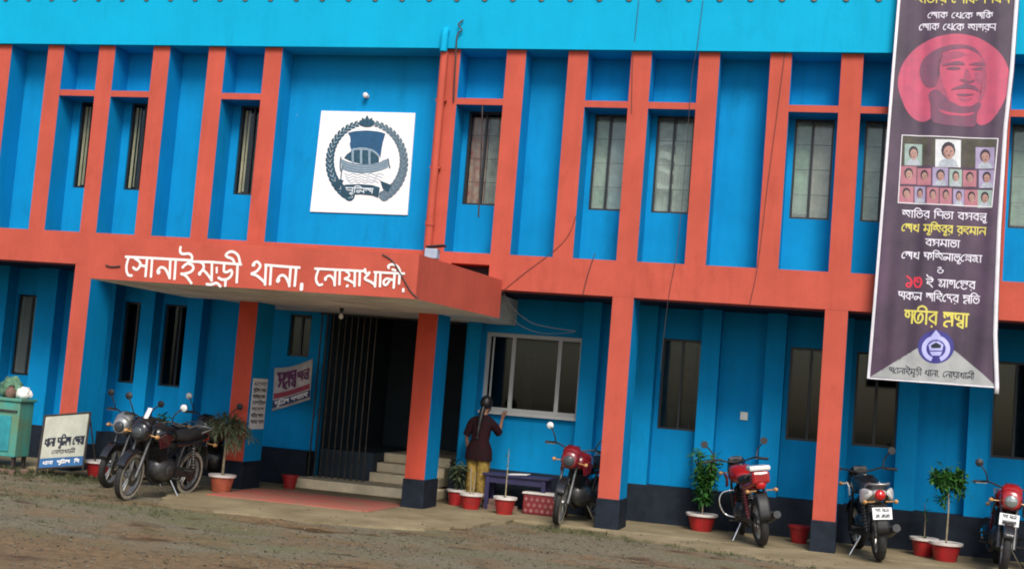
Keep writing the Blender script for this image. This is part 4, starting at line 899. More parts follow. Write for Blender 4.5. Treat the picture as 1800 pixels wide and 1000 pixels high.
    mb = new(); mb.loft([(-.06, 0, .80, .08, .05, 2.6), (-.15, 0, .79, .125, .055, 3), (-.32, 0, .785, .14, .055, 3), (-.45, 0, .815, .135, .06, 3), (-.65, 0, .83, .115, .055, 3), (-.76, 0, .84, .08, .04, 2.6)], 18); mb.build('seat', M['black_matt'], t, smooth=60)
    mb = new(); mb.loft([(-.14, 0, .70, .10, .06, 2.8), (-.35, 0, .715, .125, .065, 2.8), (-.60, 0, .745, .12, .06, 2.8), (-.80, 0, .79, .09, .045, 2.6), (-.86, 0, .80, .06, .03, 2.4)], 18); tl = mb.build('tail_panel', M[tailc], t, smooth=60)
    mb = new(); mb.lathe([(.0, -.915), (.045, -.91), (.062, -.88), (.062, -.85)], (0, 0, .775), 'x', 16); mb.build('tail_light', M['lamp_red'], t, smooth=60)
    mb = new(); mb.tube(smooth_line([(-.60, -.12, .85), (-.80, -.12, .90), (-.90, -.06, .90), (-.90, .06, .90), (-.80, .12, .90), (-.60, .12, .85)], 4), .012, 8); mb.build('grab_rail', M['silver'], t, smooth=60)
    if box_tail:
        mb = new(); mb.cbox((-.80, 0, .97), (.22, .26, .06)); bx_ = mb.build('rear_carrier', M['white_gloss'], t, bevel=.02)
        mb = new(); mb.cbox((-.84, 0, .86), (.16, .22, .15)); mb.build('tail_cover', M['red_bright'], bx_, bevel=.03)
    mb = new(); mb.rings([[(x, y, z) for y in (-.07, -.04, .04, .07)] for x, z in ((-.70, .68), (-.86, .66), (-.93, .55), (-.965, .42), (-.955, .34))], cap=False, closed=False); o = mb.build('rear_mudguard', M['black_matt'], t, smooth=60, fix=False); so_ = o.modifiers.new('t', 'SOLIDIFY'); so_.thickness = .008
    for y in (-1, 1):
        mb = new(); mb.tube([(-.86, y * .06, .70), (-.87, y * .15, .70)], .008, 6); mb.lathe([(0, -.045), (.02, -.035), (.028, 0), (.02, .03), (0, .04)], (-.875, y * .175, .70), 'x', 10)
        mb.build('rear_indicator', M['amber'], t, smooth=60)
    def mk_plate(x, z, sg, st, tilt):
        mb = new(st); W_, H_ = .215, .135; mb.T = mb.T @ Matrix.Translation((x, 0, z)) @ Matrix.Rotation(tilt, 4, 'Y'); mb.box(-.004, .004, -W_ / 2, W_ / 2, -H_ / 2, H_ / 2); p_ = mb.build('number_plate', M['plate'], t)
        m2 = MB(); m2.T = mb.T; fn = lambda a, b, e: (sg * (.006 + e), sg * a, b)
        put_text(m2, 'd h aa _ m e l', -.075, .075, .018, .034, fn, .2); put_text(m2, '1 5 _ 1 5 1 5', -.08, .08, -.048, .04, fn, .2); m2.build('plate_lettering', M['ink'], p_, fix=False)
    if plate[0]: mk_plate(.705, .635, 1, True, -.12)
    if plate[1]: mk_plate(-.955, .575, -1, False, .22)
    # engine, frame
    mb = new(); mb.loft([(-.16, 0, .36, .10, .10, 3), (-.10, 0, .37, .14, .14, 3.4), (.06, 0, .36, .15, .14, 3.4), (.16, 0, .37, .12, .12, 3), (.21, 0, .38, .07, .08, 2.6)], 18)
    en = mb.build('engine', M['engine'], t, smooth=50)
    mb = new()
    for k in range(7):
        z = .50 + k * .028; mb.T = Matrix.Translation((.10 + k * .012, 0, z)) @ Matrix.Rotation(.35, 4, 'Y'); mb.box(-.085, .085, -.095, .095, -.007, .007)
    mb.T = I4; mb.tube([(.08, 0, .45), (.18, 0, .72)], .062, 12); mb.build('cylinder_fins', M['engine_dark'], en)
    for y in (-.15, .15): mb = new(); mb.lathe([(.0, -.014), (.075, -.010), (.085, 0), (.075, .010), (0, .014)], (.0, y, .36), 'y', 18); mb.build('crankcase_cover', M['engine'], en, smooth=50)
    mb = new()
    mb.tube(smooth_line([(.43, 0, .80), (.34, 0, .55), (.24, 0, .27), (.0, 0, .19), (-.22, 0, .24)], 4), .024, 8); mb.tube([(.42, 0, .86), (-.05, 0, .72), (-.78, 0, .74)], .022, 8)
    for y in (-.10, .10): mb.tube([(-.20, y, .25), (-.24, y, .52), (-.30, y, .72)], .018, 8); mb.tube([(-.22, y * .9, .42), (-.60, y, .70)], .014, 6)
    mb.build('frame', M['black_matt'], t, smooth=60)
    for y in (-.085, .085): mb = new(); mb.tube([(-.22, y, .34), (-.64, y, .30)], .02, 8); mb.build('swingarm', M['black_matt'], t, smooth=60)
    for y in (-.12, .12):
        mb = new(); mb.tube([(-.58, y, .34), (-.46, y, .70)], .012, 8)
        for k in range(8):
            q = .15 + .8 * k / 8; mb.lathe([(.031, -.008), (.036, 0), (.031, .008)], (-.58 + .12 * q, y, .34 + .36 * q), n=10)
        mb.build('shock_absorber', M['red_gloss'] if tank.startswith('red') else M['engine'], t, smooth=50)
    mb = new(); mb.tube(smooth_line([(.22, -.06, .46), (.30, -.10, .36), (.22, -.13, .22), (-.1, -.15, .22), (-.32, -.16, .27)], 4), .019, 8); mb.tube([(-.30, -.16, .265), (-.42, -.165, .30), (-.86, -.17, .40)], [.03, .048, .046], 12); mb.build('exhaust', M['engine_dark'], t, smooth=60)
    mb = new(); mb.tube([(-.30, -.218, .31), (-.62, -.222, .385)], [.018, .016], 8); mb.build('heat_shield', M['chrome'], t, smooth=60)
    mb = new(); mb.loft([(-.62, .112, .30, .012, .05, 2.5), (-.40, .112, .33, .014, .06, 2.5), (-.18, .112, .35, .014, .07, 2.5)], 12); mb.build('chain_cover', M['black_matt'], t, smooth=50)
    for y in (-1, 1):
        for x, z in ((-.08, .275), (-.36, .365)): mb = new(); mb.tube([(x, y * .10, z - .005), (x, y * .26, z + .005)], .014, 8); mb.build('footpeg', M['rubber'], t, smooth=60)
    mb = new(); mb.tube([(-.10, .12, .24), (-.16, .27, .02 + .24 * math.tan(radians(lean)) * 0 - .27 * math.tan(radians(lean)) + .03)], .012, 8); mb.build('side_stand', M['chrome'], t, smooth=60)
    if guard:
        for y in (-1, 1):
            mb = new(); mb.tube(smooth_line([(.30, y * .04, .62), (.33, y * .22, .60), (.33, y * .28, .48), (.30, y * .22, .32), (.22, y * .06, .27)], 5), .012, 8); mb.build('leg_guard', M['chrome'], t, smooth=60)
    return t

make_bike('black motorbike with pale dusty front wheel turned to the yard, left of the terracotta pot', (-5.82, -2.58, 0), (-5.70, -1.30, 0), 7, 8, 'black', 'maroon', 'black', 'black', dusty=True, mirror_bright=(1, 0), windscreen=True, guard=False, s=1.06)
make_bike('dark motorbike with silver headlight cowl, nearest to the low white notice board', (-6.92, -1.30, 0), (-6.50, -.08, 0), 8, 22, 'black', 'silver', 'black', 'silver', mirror_bright=(0, 0), guard=False, s=1.04)
make_bike('black motorbike with red tail, hemmed in between the dusty bike and the red column', (-6.04, -.50, 0), (-5.98, .80, 0), 7, 10, 'red_gloss', 'black', 'red_gloss', 'black', mirror_bright=(0, 1), guard=False, s=1.04)
make_bike('dark red motorbike with dusty front tyre facing the yard, below the sliding window', (-.62, -.12, 0), (-.36, 1.16, 0), 7, 14, 'red_gloss', 'red_gloss', 'black', 'red_gloss', dusty=True, mirror_bright=(0, 1), guard=False, s=1.06)
make_bike('red motorbike nose to the wall with white-topped red tail, beside the bushy pot plant', (1.80, 1.22, 0), (2.20, -.02, 0), 9, -14, 'red_bright', 'red_gloss', 'red_bright', 'black', box_tail=True, mirror_bright=(0, 0), s=1.08)
make_bike('black motorbike with white side panels and white rear plate, nose to the wall', (3.50, 1.05, 0), (3.70, -.18, 0), 6, 8, 'black', 'white_gloss', 'white_gloss', 'black', plate=(False, True), mirror_bright=(0, 0), guard=False, s=1.1)
make_bike('black and red motorbike facing the yard with white plate under its headlight', (5.20, -.36, 0), (5.26, .94, 0), 4, 0, 'red_gloss', 'black', 'black', 'red_bright', plate=(True, False), lens='lens', mirror_bright=(1, 0), guard=False, s=1.08)

# ================================================================ POTTED PLANTS
def leaf(mb, p, dr, up, ln, w):
    dr = dr.normalized(); side = dr.cross(up); side = side.normalized() if side.length > 1e-4 else Vector((1, 0, 0)); n = side.cross(dr)
    a = p; m_ = p + dr * ln * .5 + n * ln * .08; e = p + dr * ln - n * ln * .10
    i = mb.pts([a, m_ + side * w * .5 - n * w * .15, e, m_ - side * w * .5 - n * w * .15, m_])
    mb.face([i, i + 1, i + 4]); mb.face([i + 1, i + 2, i + 4]); mb.face([i + 2, i + 3, i + 4]); mb.face([i + 3, i, i + 4])
def potted(label, x, y, R, H, pot='pot_red', rim=True, plant=None, height=.9, seed=0, leafm='leaf', z0=0.0, name='potted_plant', cat='potted plant', density=1.0, grp='potted plants along the front'):
    r = random.Random(seed); t = thing(name, label, cat, (x, y, z0), r.uniform(0, 6), grp)
    mb = MB(); mb.lathe([(0, 0), (R * .68, 0), (R * .70, .01), (R * .94, H * .86), (R * .88, H * .86), (R * .84, H * .80), (0, H * .80)], n=24); mb.cur = 0
    p = mb.build('pot', M[pot], t, smooth=40)
    mb = MB(); mb.lathe([(R * .86, H * .84), (R * 1.06, H * .85), (R * 1.08, H * .99), (R * .98, H), (R * .86, H * .97), (R * .86, H * .84)], n=24, cap=False); mb.build('rim', M['pot_rim'] if rim else M[pot], p, smooth=40)
    mb = MB(); mb.lathe([(0, H * .87), (R * .5, H * .88), (R * .87, H * .85)], n=16, cap=False); mb.build('soil', M['soil'], t, smooth=60)
    if not plant: return t
    base = Vector((0, 0, H * .85)); sm = MB(); lm = MB(); up = Vector((0, 0, 1))
    if plant == 'bushy':
        for k in range(int(7 * density)):
            a = r.uniform(0, 6.28); tip = Vector((cos(a) * r.uniform(.05, .20), sin(a) * r.uniform(.05, .20), r.uniform(.62, 1.0) * height))
            ln = smooth_line([base, base + Vector((tip.x * .2, tip.y * .2, tip.z * .5)), base + tip], 4); sm.tube(ln, [.010 - .007 * i / (len(ln) - 1) for i in range(len(ln))], 6)
            for i in range(len(ln) // 3, len(ln)):
                for q in range(int(7 * density)):
                    d = Vector((r.gauss(0, 1), r.gauss(0, 1), r.gauss(.1, .7))); leaf(lm, ln[i] + Vector((r.gauss(0, .03), r.gauss(0, .03), r.gauss(0, .02))), d, up, r.uniform(.09, .20), r.uniform(.03, .065))
    elif plant == 'tree':
        ln = smooth_line([base, base + Vector((r.uniform(-.02, .02), r.uniform(-.02, .02), height * .5)), base + Vector((r.uniform(-.04, .04), r.uniform(-.04, .04), height * .8))], 4); sm.tube(ln, [.014 - .007 * i / (len(ln) - 1) for i in range(len(ln))], 7)
        c = ln[-1]
        for k in range(int(9 * density)):
            d = Vector((r.gauss(0, 1), r.gauss(0, 1), r.gauss(.25, .7))).normalized(); tip = c + d * height * r.uniform(.12, .3); sm.tube([c - up * r.uniform(0, .12), tip], [.006, .003], 5)
            for q in range(int(34 * density)):
                u = r.uniform(.3, 1.05); dd = Vector((r.gauss(0, 1), r.gauss(0, 1), r.gauss(-.1, .7))); leaf(lm, c.lerp(tip, u) + Vector((r.gauss(0, .03), r.gauss(0, .03), r.gauss(0, .03))), dd, up, r.uniform(.08, .17), r.uniform(.03, .06))
    elif plant == 'palm':
        ln = [base, base + Vector((.01, 0, height * .45)), base + Vector((0, .02, height * .62))]; sm.tube(ln, [.02, .016, .012], 8); c = ln[-1]
        for k in range(int(22 * density)):
            a = r.uniform(0, 6.28); el = r.uniform(-.3, 1.2); L_ = r.uniform(.25, .45)
            ps = smooth_line([c, c + Vector((cos(a) * cos(el), sin(a) * cos(el), sin(el))) * L_ * .6, c + Vector((cos(a) * cos(el) * L_ * 1.1, sin(a) * cos(el) * L_ * 1.1, sin(el) * L_ * .8 - .12))], 4); sm.tube(ps, .003, 4)
            for i in range(2, len(ps)):
                for q in range(3):
                    dd = (ps[i] - ps[i - 1]).normalized() + Vector((r.gauss(0, .6), r.gauss(0, .6), r.gauss(-.2, .4))); leaf(lm, ps[i], dd, up, r.uniform(.10, .2), r.uniform(.014, .03))
    elif plant == 'thin':
        ln = [base, base + Vector((.0, .0, height * .6)), base + Vector((.02, .0, height))]; sm.tube(ln, [.011, .008, .004], 6)
        for k in range(int(26 * density)):
            u = r.uniform(.55, 1); dd = Vector((r.gauss(0, 1), r.gauss(0, 1), r.gauss(.2, .5))); leaf(lm, base + Vector((0, 0, height * u)), dd, up, r.uniform(.06, .12), r.uniform(.014, .028))
        for k in range(6): a = r.uniform(0, 6.3); leaf(lm, base, Vector((cos(a), sin(a), 1.2)), up, r.uniform(.06, .14), .015)
    elif plant == 'dry':
        for k in range(3):
            a = r.uniform(0, 6.28); sm.tube([base + Vector((cos(a) * .02, sin(a) * .02, 0)), base + Vector((cos(a) * .04, sin(a) * .04, height * r.uniform(.7, 1)))], [.012, .007], 6)
    sm.build('stem', M['stem'], t, smooth=60)
    if lm.f: lm.build('foliage', M[leafm], t, fix=False)
    return t
potted('terracotta pot with white rim and dusky feathery palm in front of the left red column', -5.42, -.62, .185, .25, 'pot_terra', True, 'palm', 1.05, 3, 'leaf_dark', density=1.8)
potted('small red pot without a plant beside the entrance step, right of the left red column', -5.05, .92, .125, .21, 'pot_red', False, None, 0, 4, name='flower_pot', cat='flower pot')
potted('red pot with pale rim and drooping greenery half hidden by the right entrance column', -2.42, 1.12, .14, .24, 'pot_red', True, 'bushy', .42, 5, 'leaf_dark', density=.8)
potted('bright red pot with bare dry stalks next to the standing woman', -2.08, .78, .17, .23, 'pot_red', True, 'dry', .48, 6)
potted('red pot with a thin upright sapling in front of the violet bench', -1.50, .55, .165, .25, 'pot_red', True, 'thin', .72, 7, 'leaf', density=.8)
potted('wide red pot with a bushy green plant right of the blue column', 1.27, 1.20, .215, .25, 'pot_red', True, 'bushy', .92, 12, 'leaf', density=1.7)
potted('wide red pot with a slim green tree beside the black and red bike', 4.58, .62, .205, .25, 'pot_red', True, 'tree', 1.0, 9, 'leaf', density=1.5)
potted('red pot with a wispy seedling just behind the wide pot with the slim tree', 4.32, .98, .18, .25, 'pot_red', True, 'thin', .5, 10, 'leaf', density=.5)
potted('dull red pot tucked behind the foot of a salmon column', 2.66, .95, .15, .24, 'pot_red', False, None, 0, 11, name='flower_pot', cat='flower pot')
potted('red pot with white rim behind the right edge of the low notice board', -7.58, -.36, .22, .24, 'pot_red', True, None, 0, 13, name='flower_pot', cat='flower pot')
potted('dark pot with an upright leafy shrub behind the bikes at the left wall', -7.35, .75, .17, .26, 'pot_terra', False, 'bushy', .78, 14, 'leaf', density=.9)

# ================================================================ SIGNS, BOOTH, BENCH
def standing_sign():
    y0, y1 = -.78, -.62; q = [at(64, 834, y0), at(145, 829, y0), at(150, 728, y1), at(79, 731, y1)]
    o = q[0]; t = thing('notice_board', 'low white notice board with dark writing and blue foot in a dark frame', 'sign', o)
    U = (q[1] - q[0]); Vv = (q[3] - q[0]); Nn = U.cross(Vv).normalized()
    if Nn.y > 0: Nn = -Nn
    P_ = lambda u, v, d=0: U * u + Vv * v + Nn * d
    ln, lh = U.length, Vv.length
    mb = MB()
    for a, b in (((0, 0), (0, 1)), ((1, .0), (1, 1)), ((0, 1), (1, 1)), ((0, .10), (1, .10))): mb.tube([P_(*a), P_(*b)], .016, 6)
    for u in (.02, .98): mb.tube([P_(u, .98), P_(u, 0) - Nn * .42 + Vector((0, 0, -.02))], .012, 6)
    mb.build('frame', M['rust'], t, smooth=40)
    mb = MB(); i = mb.prism([P_(.03, .27, .004), P_(.97, .27, .004), P_(.97, .985, .004), P_(.03, .985, .004)], Nn * -.012); mb.build('panel', M['board_white'], t)
    mb = MB(); mb.prism([P_(.03, .11, .004), P_(.97, .11, .004), P_(.97, .268, .004), P_(.03, .268, .004)], Nn * -.012); lb = mb.build('foot_band', M['board_blue'], t)
    fn = lambda a, b, e: P_(a / ln, b / lh, .0065 + e)
    mb = MB(); put_text(mb, 'th aa n aa _ p u i l sh _ e s b aa', .08 * ln, .95 * ln, .47 * lh, .13 * lh, fn, .2); put_text(mb, 'e n aa Y aa kh aa l ii', .27 * ln, .78 * ln, .335 * lh, .06 * lh, fn, .2); mb.build('lettering', M['ink'], t, fix=False)
    mb = MB(); put_text(mb, 'th aa n aa _ _ p u i l sh _ _ i s', .1 * ln, .9 * ln, .165 * lh, .05 * lh, fn, .25); mb.build('band_lettering', M['letter'], lb, fix=False)
standing_sign()

def booth():
    xr = at(30, 760, -.5).x; x0 = xr - 1.15; t = thing('teal_counter', 'weathered teal metal counter box at the left edge of the yard', 'counter', (x0, -.5, 0))
    w = xr - x0; mb = MB(); mb.box(0, w, 0, .36, .16, 1.0); mb.build('body', M['teal'], t, bevel=.015)
    mb = MB(); mb.box(-.03, w + .03, -.03, .39, 1.002, 1.05); mb.build('counter_top', M['teal'], t, bevel=.01)
    mb = MB(); mb.box(.08, w - .12, -.018, -.002, .24, .78); mb.build('front_panel', M['teal2'], t, bevel=.008)
    mb = MB(); mb.box(.02, w - .03, -.022, -.003, .84, .87); mb.build('rail', M['rust'], t)
    for x, y in ((.04, .04), (w - .08, .04), (.04, .29), (w - .08, .29)): mb = MB(); mb.box(x, x + .05, y, y + .05, -.08, .16); mb.build('leg', M['rust'], t)
    r = random.Random(3)
    def blob(name, label, cat, x, y, sx, sy, sz, m, seed, grp=None):
        tt = MB(); n = 26; rows = []
        for j in range(17):
            ph_ = pi * j / 16; ring = []
            for i in range(n):
                a = 2 * pi * i / n; d_ = Vector((sin(max(.03, ph_)) * cos(a), sin(max(.03, ph_)) * sin(a), -cos(ph_)))
                k = 1 + .38 * mnoise.noise(d_ * 1.7 + Vector((seed, 0, 0))) + .22 * abs(mnoise.noise(d_ * 4.3 + Vector((0, seed, 0)))); ring.append((sx * d_.x * k, sy * d_.y * k, max(0.0, sz * (.42 + .58 * d_.z * k))))
            rows.append(ring)
        tt.rings(rows); o = tt.build(name, m, smooth=30); o.location = (x, y, 1.052); tag(o, label, cat, grp); return o
    blob('plastic_bag', 'crumpled white plastic bag on top of the teal counter', 'bag', xr - .10, -.30, .12, .09, .17, M['plastic_white'], 5)
    blob('sack', 'green sack slumped on the teal counter next to the white bag', 'sack', xr - .34, -.28, .17, .14, .30, mat('green_sack', (.10, .22, .13), .7, var=.3, scale=7), 8)
    jt = thing('clay_jar', 'small brown clay jar on the front of the teal counter', 'jar', (xr - .26, -.40, 1.052)); mb = MB(); mb.lathe([(0, 0), (.05, 0), (.085, .05), (.08, .11), (.045, .15), (.05, .17), (.04, .17), (.035, .15), (0, .14)], n=18); mb.build('jar_body', M['brick'], jt, smooth=50)
    mb = MB(); mb.lathe([(.05, .17), (.052, .18), (.01, .195), (0, .195)], n=14); mb.build('lid', M['rust'], jt, smooth=40)
booth()
# rubble and planks under the counter
for k, (x, y, a, m_, lb) in enumerate(((-8.75, -.95, .3, 'brick', 'dusty brick lying in the grass before the teal counter'), (-9.05, -.85, 1.2, 'brick', 'dusty brick half under the teal counter'), (-8.6, -.75, 2.2, 'brick', 'dusty brick between the teal counter and the notice board'))):
    mb = MB(); mb.cbox((0, 0, .035), (.24, .115, .07)); mb.cbox((0, 0, .0705), (.15, .055, .004)); o = mb.build('brick', M[m_], bevel=.008); o.location = (x, y, yard_z(x, y)); o.rotation_euler = (0, .05, a); tag(o, lb, 'brick', 'bricks near the teal counter')

def notice_on_column():
    X = PX[5] - .012 + PW + .012; t = thing('notice_sheet', 'white notice sheet full of dark writing on the side of the left red column', 'notice', (X, .3, 1.3))
    def onx(px, py): d = ray(px, py); return CAM + d * ((X - CAM.x) / d.x)
    q = [onx(437, 750), onx(470, 757), onx(478, 668), onx(446, 663)]; O = Vector((X, .3, 1.3))
    y0, y1 = min(p.y for p in q), max(p.y for p in q); z0, z1 = sum(p.z for p in q[:2]) / 2, sum(p.z for p in q[2:]) / 2
    y0 = max(.06, y0); y1 = min(.56, max(y1, y0 + .3))
    mb = MB(); mb.box(0, .012, y0 - .3, y1 - .3, z0 - 1.3, z1 - 1.3); mb.build('sheet', M['cloth_white'], t)
    mb = MB(); fn = lambda a, b, e: (.0135 + e, a - .3, b - 1.3); H = z1 - z0; W_ = y1 - y0
    for k, s_ in enumerate(('th aa n aa', 'p u i l sh _ e s b aa', 'j n g nn e r _ e s b aa', 'n aa g i r k', 's n d', 'g bh ii r _ sh h r', 's k l _ d b s')):
        put_text(mb, s_, y0 + .04 * W_, y1 - .04 * W_ - .02 * (k % 3), z1 - H * (.14 + .125 * k), H * .06, fn, .24)
    mb.build('lettering', M['ink'], t, fix=False)
notice_on_column()

def wall_banner():
    Y = 1.44; q = [at(478, 722, Y), at(546, 702, Y), at(549, 630, Y), at(481, 646, Y)]; t = thing('small_banner', 'small tilted white banner with red and blue print beside the dark gate', 'banner', (q[0].x, Y, q[0].z)); o = q[0]
    def P_(u, v, d=0):
        p = (q[0] * (1 - u) + q[1] * u) * (1 - v) + (q[3] * (1 - u) + q[2] * u) * v - o
        return Vector((p.x, p.y + .03 * sin(5 * u + 2 * v) - d, p.z - .05 * sin(pi * u) * v))
    def sheet(u0, u1, v0, v1, m_, d, name):
        mb = MB(); n = 14; rows = [mb.pts([P_(u0 + (u1 - u0) * i / n, v0 + (v1 - v0) * j / 10, d) for i in range(n + 1)]) for j in range(11)]
        for a, b in zip(rows, rows[1:]):
            for i in range(n): mb.face([a + i, a + i + 1, b + i + 1, b + i])
        return mb.build(name, m_, t, smooth=180, fix=False)
    c = sheet(0, 1, 0, 1, mat('grubby_white_cloth', (.52, .48, .46), .9, var=.2, scale=6), 0, 'cloth'); s_ = c.modifiers.new('t', 'SOLIDIFY'); s_.thickness = .003
    sheet(0, 1, .06, .24, mat('print_navy', (.03, .035, .12), .6), .005, 'blue_band'); sheet(.02, .98, .27, .40, mat('print_crimson', (.30, .03, .06), .6), .006, 'red_band')
    mb = MB(); put_text(mb, 'p u i l sh _ s p t aa h', .06, .94, .10, .10, lambda a, b, e: P_(a, b, .009 + e), .2); mb.build('lettering', M['letter'], t, fix=False)
    mb = MB(); put_text(mb, 'Ngg shr ddh', .10, .62, .50, .36, lambda a, b, e: P_(a, b, .007 + e), .17); put_text(mb, 's ndh', .66, .94, .56, .22, lambda a, b, e: P_(a, b, .007 + e), .2)
    mb.build('crest_print', mat('print_plum', (.14, .025, .10), .6, var=.3, scale=25), t, fix=False)
wall_banner()

def bench():
    t = thing('bench', 'violet wooden bench along the wall below the sliding window', 'bench', (-2.0, .98, 0)); L_ = 1.02
    for k in range(3): mb = MB(); mb.box(0, L_, .01 + .14 * k, .135 + .14 * k, .50, .535); mb.build('seat_plank', M['bench'], t, bevel=.006)
    for x in (.05, L_ - .11):
        for y in (.03, .34): mb = MB(); mb.box(x, x + .06, y, y + .06, 0, .5); mb.build('leg', M['bench'], t, bevel=.004)
    mb = MB(); mb.box(.11, L_ - .11, .045, .075, .40, .49); mb.build('apron', M['bench'], t)
    mb = MB(); rows = [mb.pts([(x, y, .543 + .012 * sin(6 * x + 3 * y)) for x in [-.16 + .036 * i for i in range(10)]]) for y in [-.13 + .04 * j for j in range(8)]]
    for a, b in zip(rows, rows[1:]):
        for i in range(9): mb.face([a + i, a + i + 1, b + i + 1, b + i])
    o = mb.build('paper_sheet', M['cloth_white'], smooth=180, fix=False); o.location = (-1.50, 1.18, 0.003); tag(o, 'loose white paper sheet lying on the violet bench', 'paper'); s_ = o.modifiers.new('t', 'SOLIDIFY'); s_.thickness = .003
    r = random.Random(2)
    for k, (x, y, z, lb) in enumerate(((-1.86, 1.10, 0, 'left brick of the pair on the floor under the violet bench'), (-1.58, 1.14, 0, 'right brick of the pair on the floor under the violet bench'), (-1.80, 1.12, .075, 'pale brick lying on top of another under the violet bench'))):
        mb = MB(); mb.cbox((0, 0, .036), (.23, .11, .072)); mb.cbox((0, 0, .0725), (.14, .05, .004)); o = mb.build('brick', M['brick'], bevel=.008); o.location = (x, y, z); o.rotation_euler = (0, 0, r.uniform(-.4, .4)); tag(o, lb, 'brick', 'bricks under the bench')
bench()
def trough():
    t = thing('planter_trough', 'low red planter trough patterned with pale diamonds, behind the red bike and sapling pot', 'planter', (-1.33, .92, 0)); w, d, h = .62, .30, .29
    mb = MB(); mb.box(0, w, 0, d, 0, h); mb.build('body', mat('maroon_trough', (.20, .014, .02), .6, var=.2, scale=8), t, bevel=.02)
    mb = MB(); mb.box(-.015, w + .015, -.015, d + .015, h + .001, h + .03); mb.build('rim', M['pot_rim'], t, bevel=.008)
    mb = MB()
    for k in range(7):
        for j in range(3):
            x, z = .05 + .085 * k + (.042 if j % 2 else 0), .055 + .082 * j
            if x > w - .03: continue
            mb.prism([(x - .030, -.004, z), (x, -.004, z + .032), (x + .030, -.004, z), (x, -.004, z - .032)], (0, .003, 0))
    mb.build('diamond', mat('dusty_pink_paint', (.36, .14, .13), .8, var=.25, scale=14), t)
trough()
# small fittings
t = thing('switch_box', 'ivory electric switch box on the blue wall between two windows', 'switch', at(1308, 731, YW)); mb = MB(); mb.box(-.055, .055, -.03, -.001, -.06, .06); mb.build('cover', M['switch'], t, bevel=.008)
mb = MB(); mb.box(-.022, .022, -.038, -.0305, -.03, .03); mb.build('rocker', M['cloth_white'], t, bevel=.004)
p = at(806, 458, -2.25); t = thing('device_box', 'small pale blue device box with dark cap standing on the canopy edge', 'lamp', (-1.985, -2.2, 3.336));  # boxy device with a dark top, gives no light
mb = MB(); mb.box(-.10, .07, -.05, .08, .03, .16); mb.build('device_body', M['device'], t, bevel=.012); mb = MB(); mb.cbox((.03, .02, .195), (.24, .15, .022), (0, -.12, 0)); mb.build('cap', M['black_matt'], t, bevel=.005)
mb = MB(); mb.box(-.06, -.03, -.02, .02, 0, .029); mb.box(.01, .04, -.02, .02, 0, .029); mb.build('foot', M['rust'], t)

# cables
def cable(label, ps, r=.005, m='cable', sm=True, grp='cables on the facade'):
    mb = MB(); q = [p if isinstance(p, Vector) else at(*p) for p in ps]; mb.tube(smooth_line(q, 5) if sm else q, r, 6); o = mb.build('cable', M[m], smooth=80); return tag(o, label, 'cable', grp)
cable('long thin cable from the roof down past the beam into the shaded veranda', [(1236, 0, -.09), (1226, 80, -.09), (1216, 140, -.02), (1204, 300, -.015), (1190, 440, -.015), (1177, 512, -.015), (1168, 580, .02), (1161, 650, .03)], .004)
cable('thin cable slanting down a pilaster and the beam left of the banner', [(1380, 92, -.02), (1366, 200, -.012), (1350, 320, -.012), (1333, 460, -.012), (1318, 534, -.012)], .004)
cable('faint thin cable over the parapet ending beside the tall window curtains', [(1123, 0, -.085), (1117, 60, -.085), (1112, 110, -.02), (1110, 200, -.012)], .004)
cable('cable looping off a pilaster and slanting left along the beam to the canopy', [(1012, 380, -.012), (1000, 412, -.012), (975, 440, -.012), (930, 474, -.012), (895, 502, -.012), (880, 516, -.012)], .004)
cable('short cable bending down the beam above the sliding window', [(1046, 445, -.012), (1034, 480, -.012), (1024, 519, -.012)], .006)
cable('sagging cable from the canopy corner to the column in front of the sliding window', [(886, 516, .03), (900, 540, .05), (932, 566, .08), (970, 576, .10), (1012, 582, .12)], .004, 'cable')
cable('second slacker cable sagging below the first at the canopy corner', [(884, 514, .05), (892, 548, .08), (915, 572, .12), (955, 586, .15), (1010, 584, .17)], .004, 'cable')
cable('dark cable drooping across the right end of the canopy front', [(672, 447, -3.012), (690, 459, -3.012), (706, 485, -3.012), (722, 512, -3.012), (735, 524, -3.012)], .008)
cable('dark cable knotted at the head of the rain pipe', [(814, 36, -.10), (806, 44, -.13), (812, 54, -.12), (804, 62, -.12), (801, 100, -.11), (797, 180, -.02)], .012)
cable('stray dark smear left of the white canopy lettering, modelled as a thin stub', [(186, 466, -3.01), (196, 469, -3.012), (211, 468, -3.01)], .011)  # tube added in place of a stray dark red smear on the fascia
cable('thin hose hanging down in front of the rusty curtain', [(848, 185, .02), (846, 260, .03), (843, 340, .03), (841, 382, .03)], .012, 'rust')

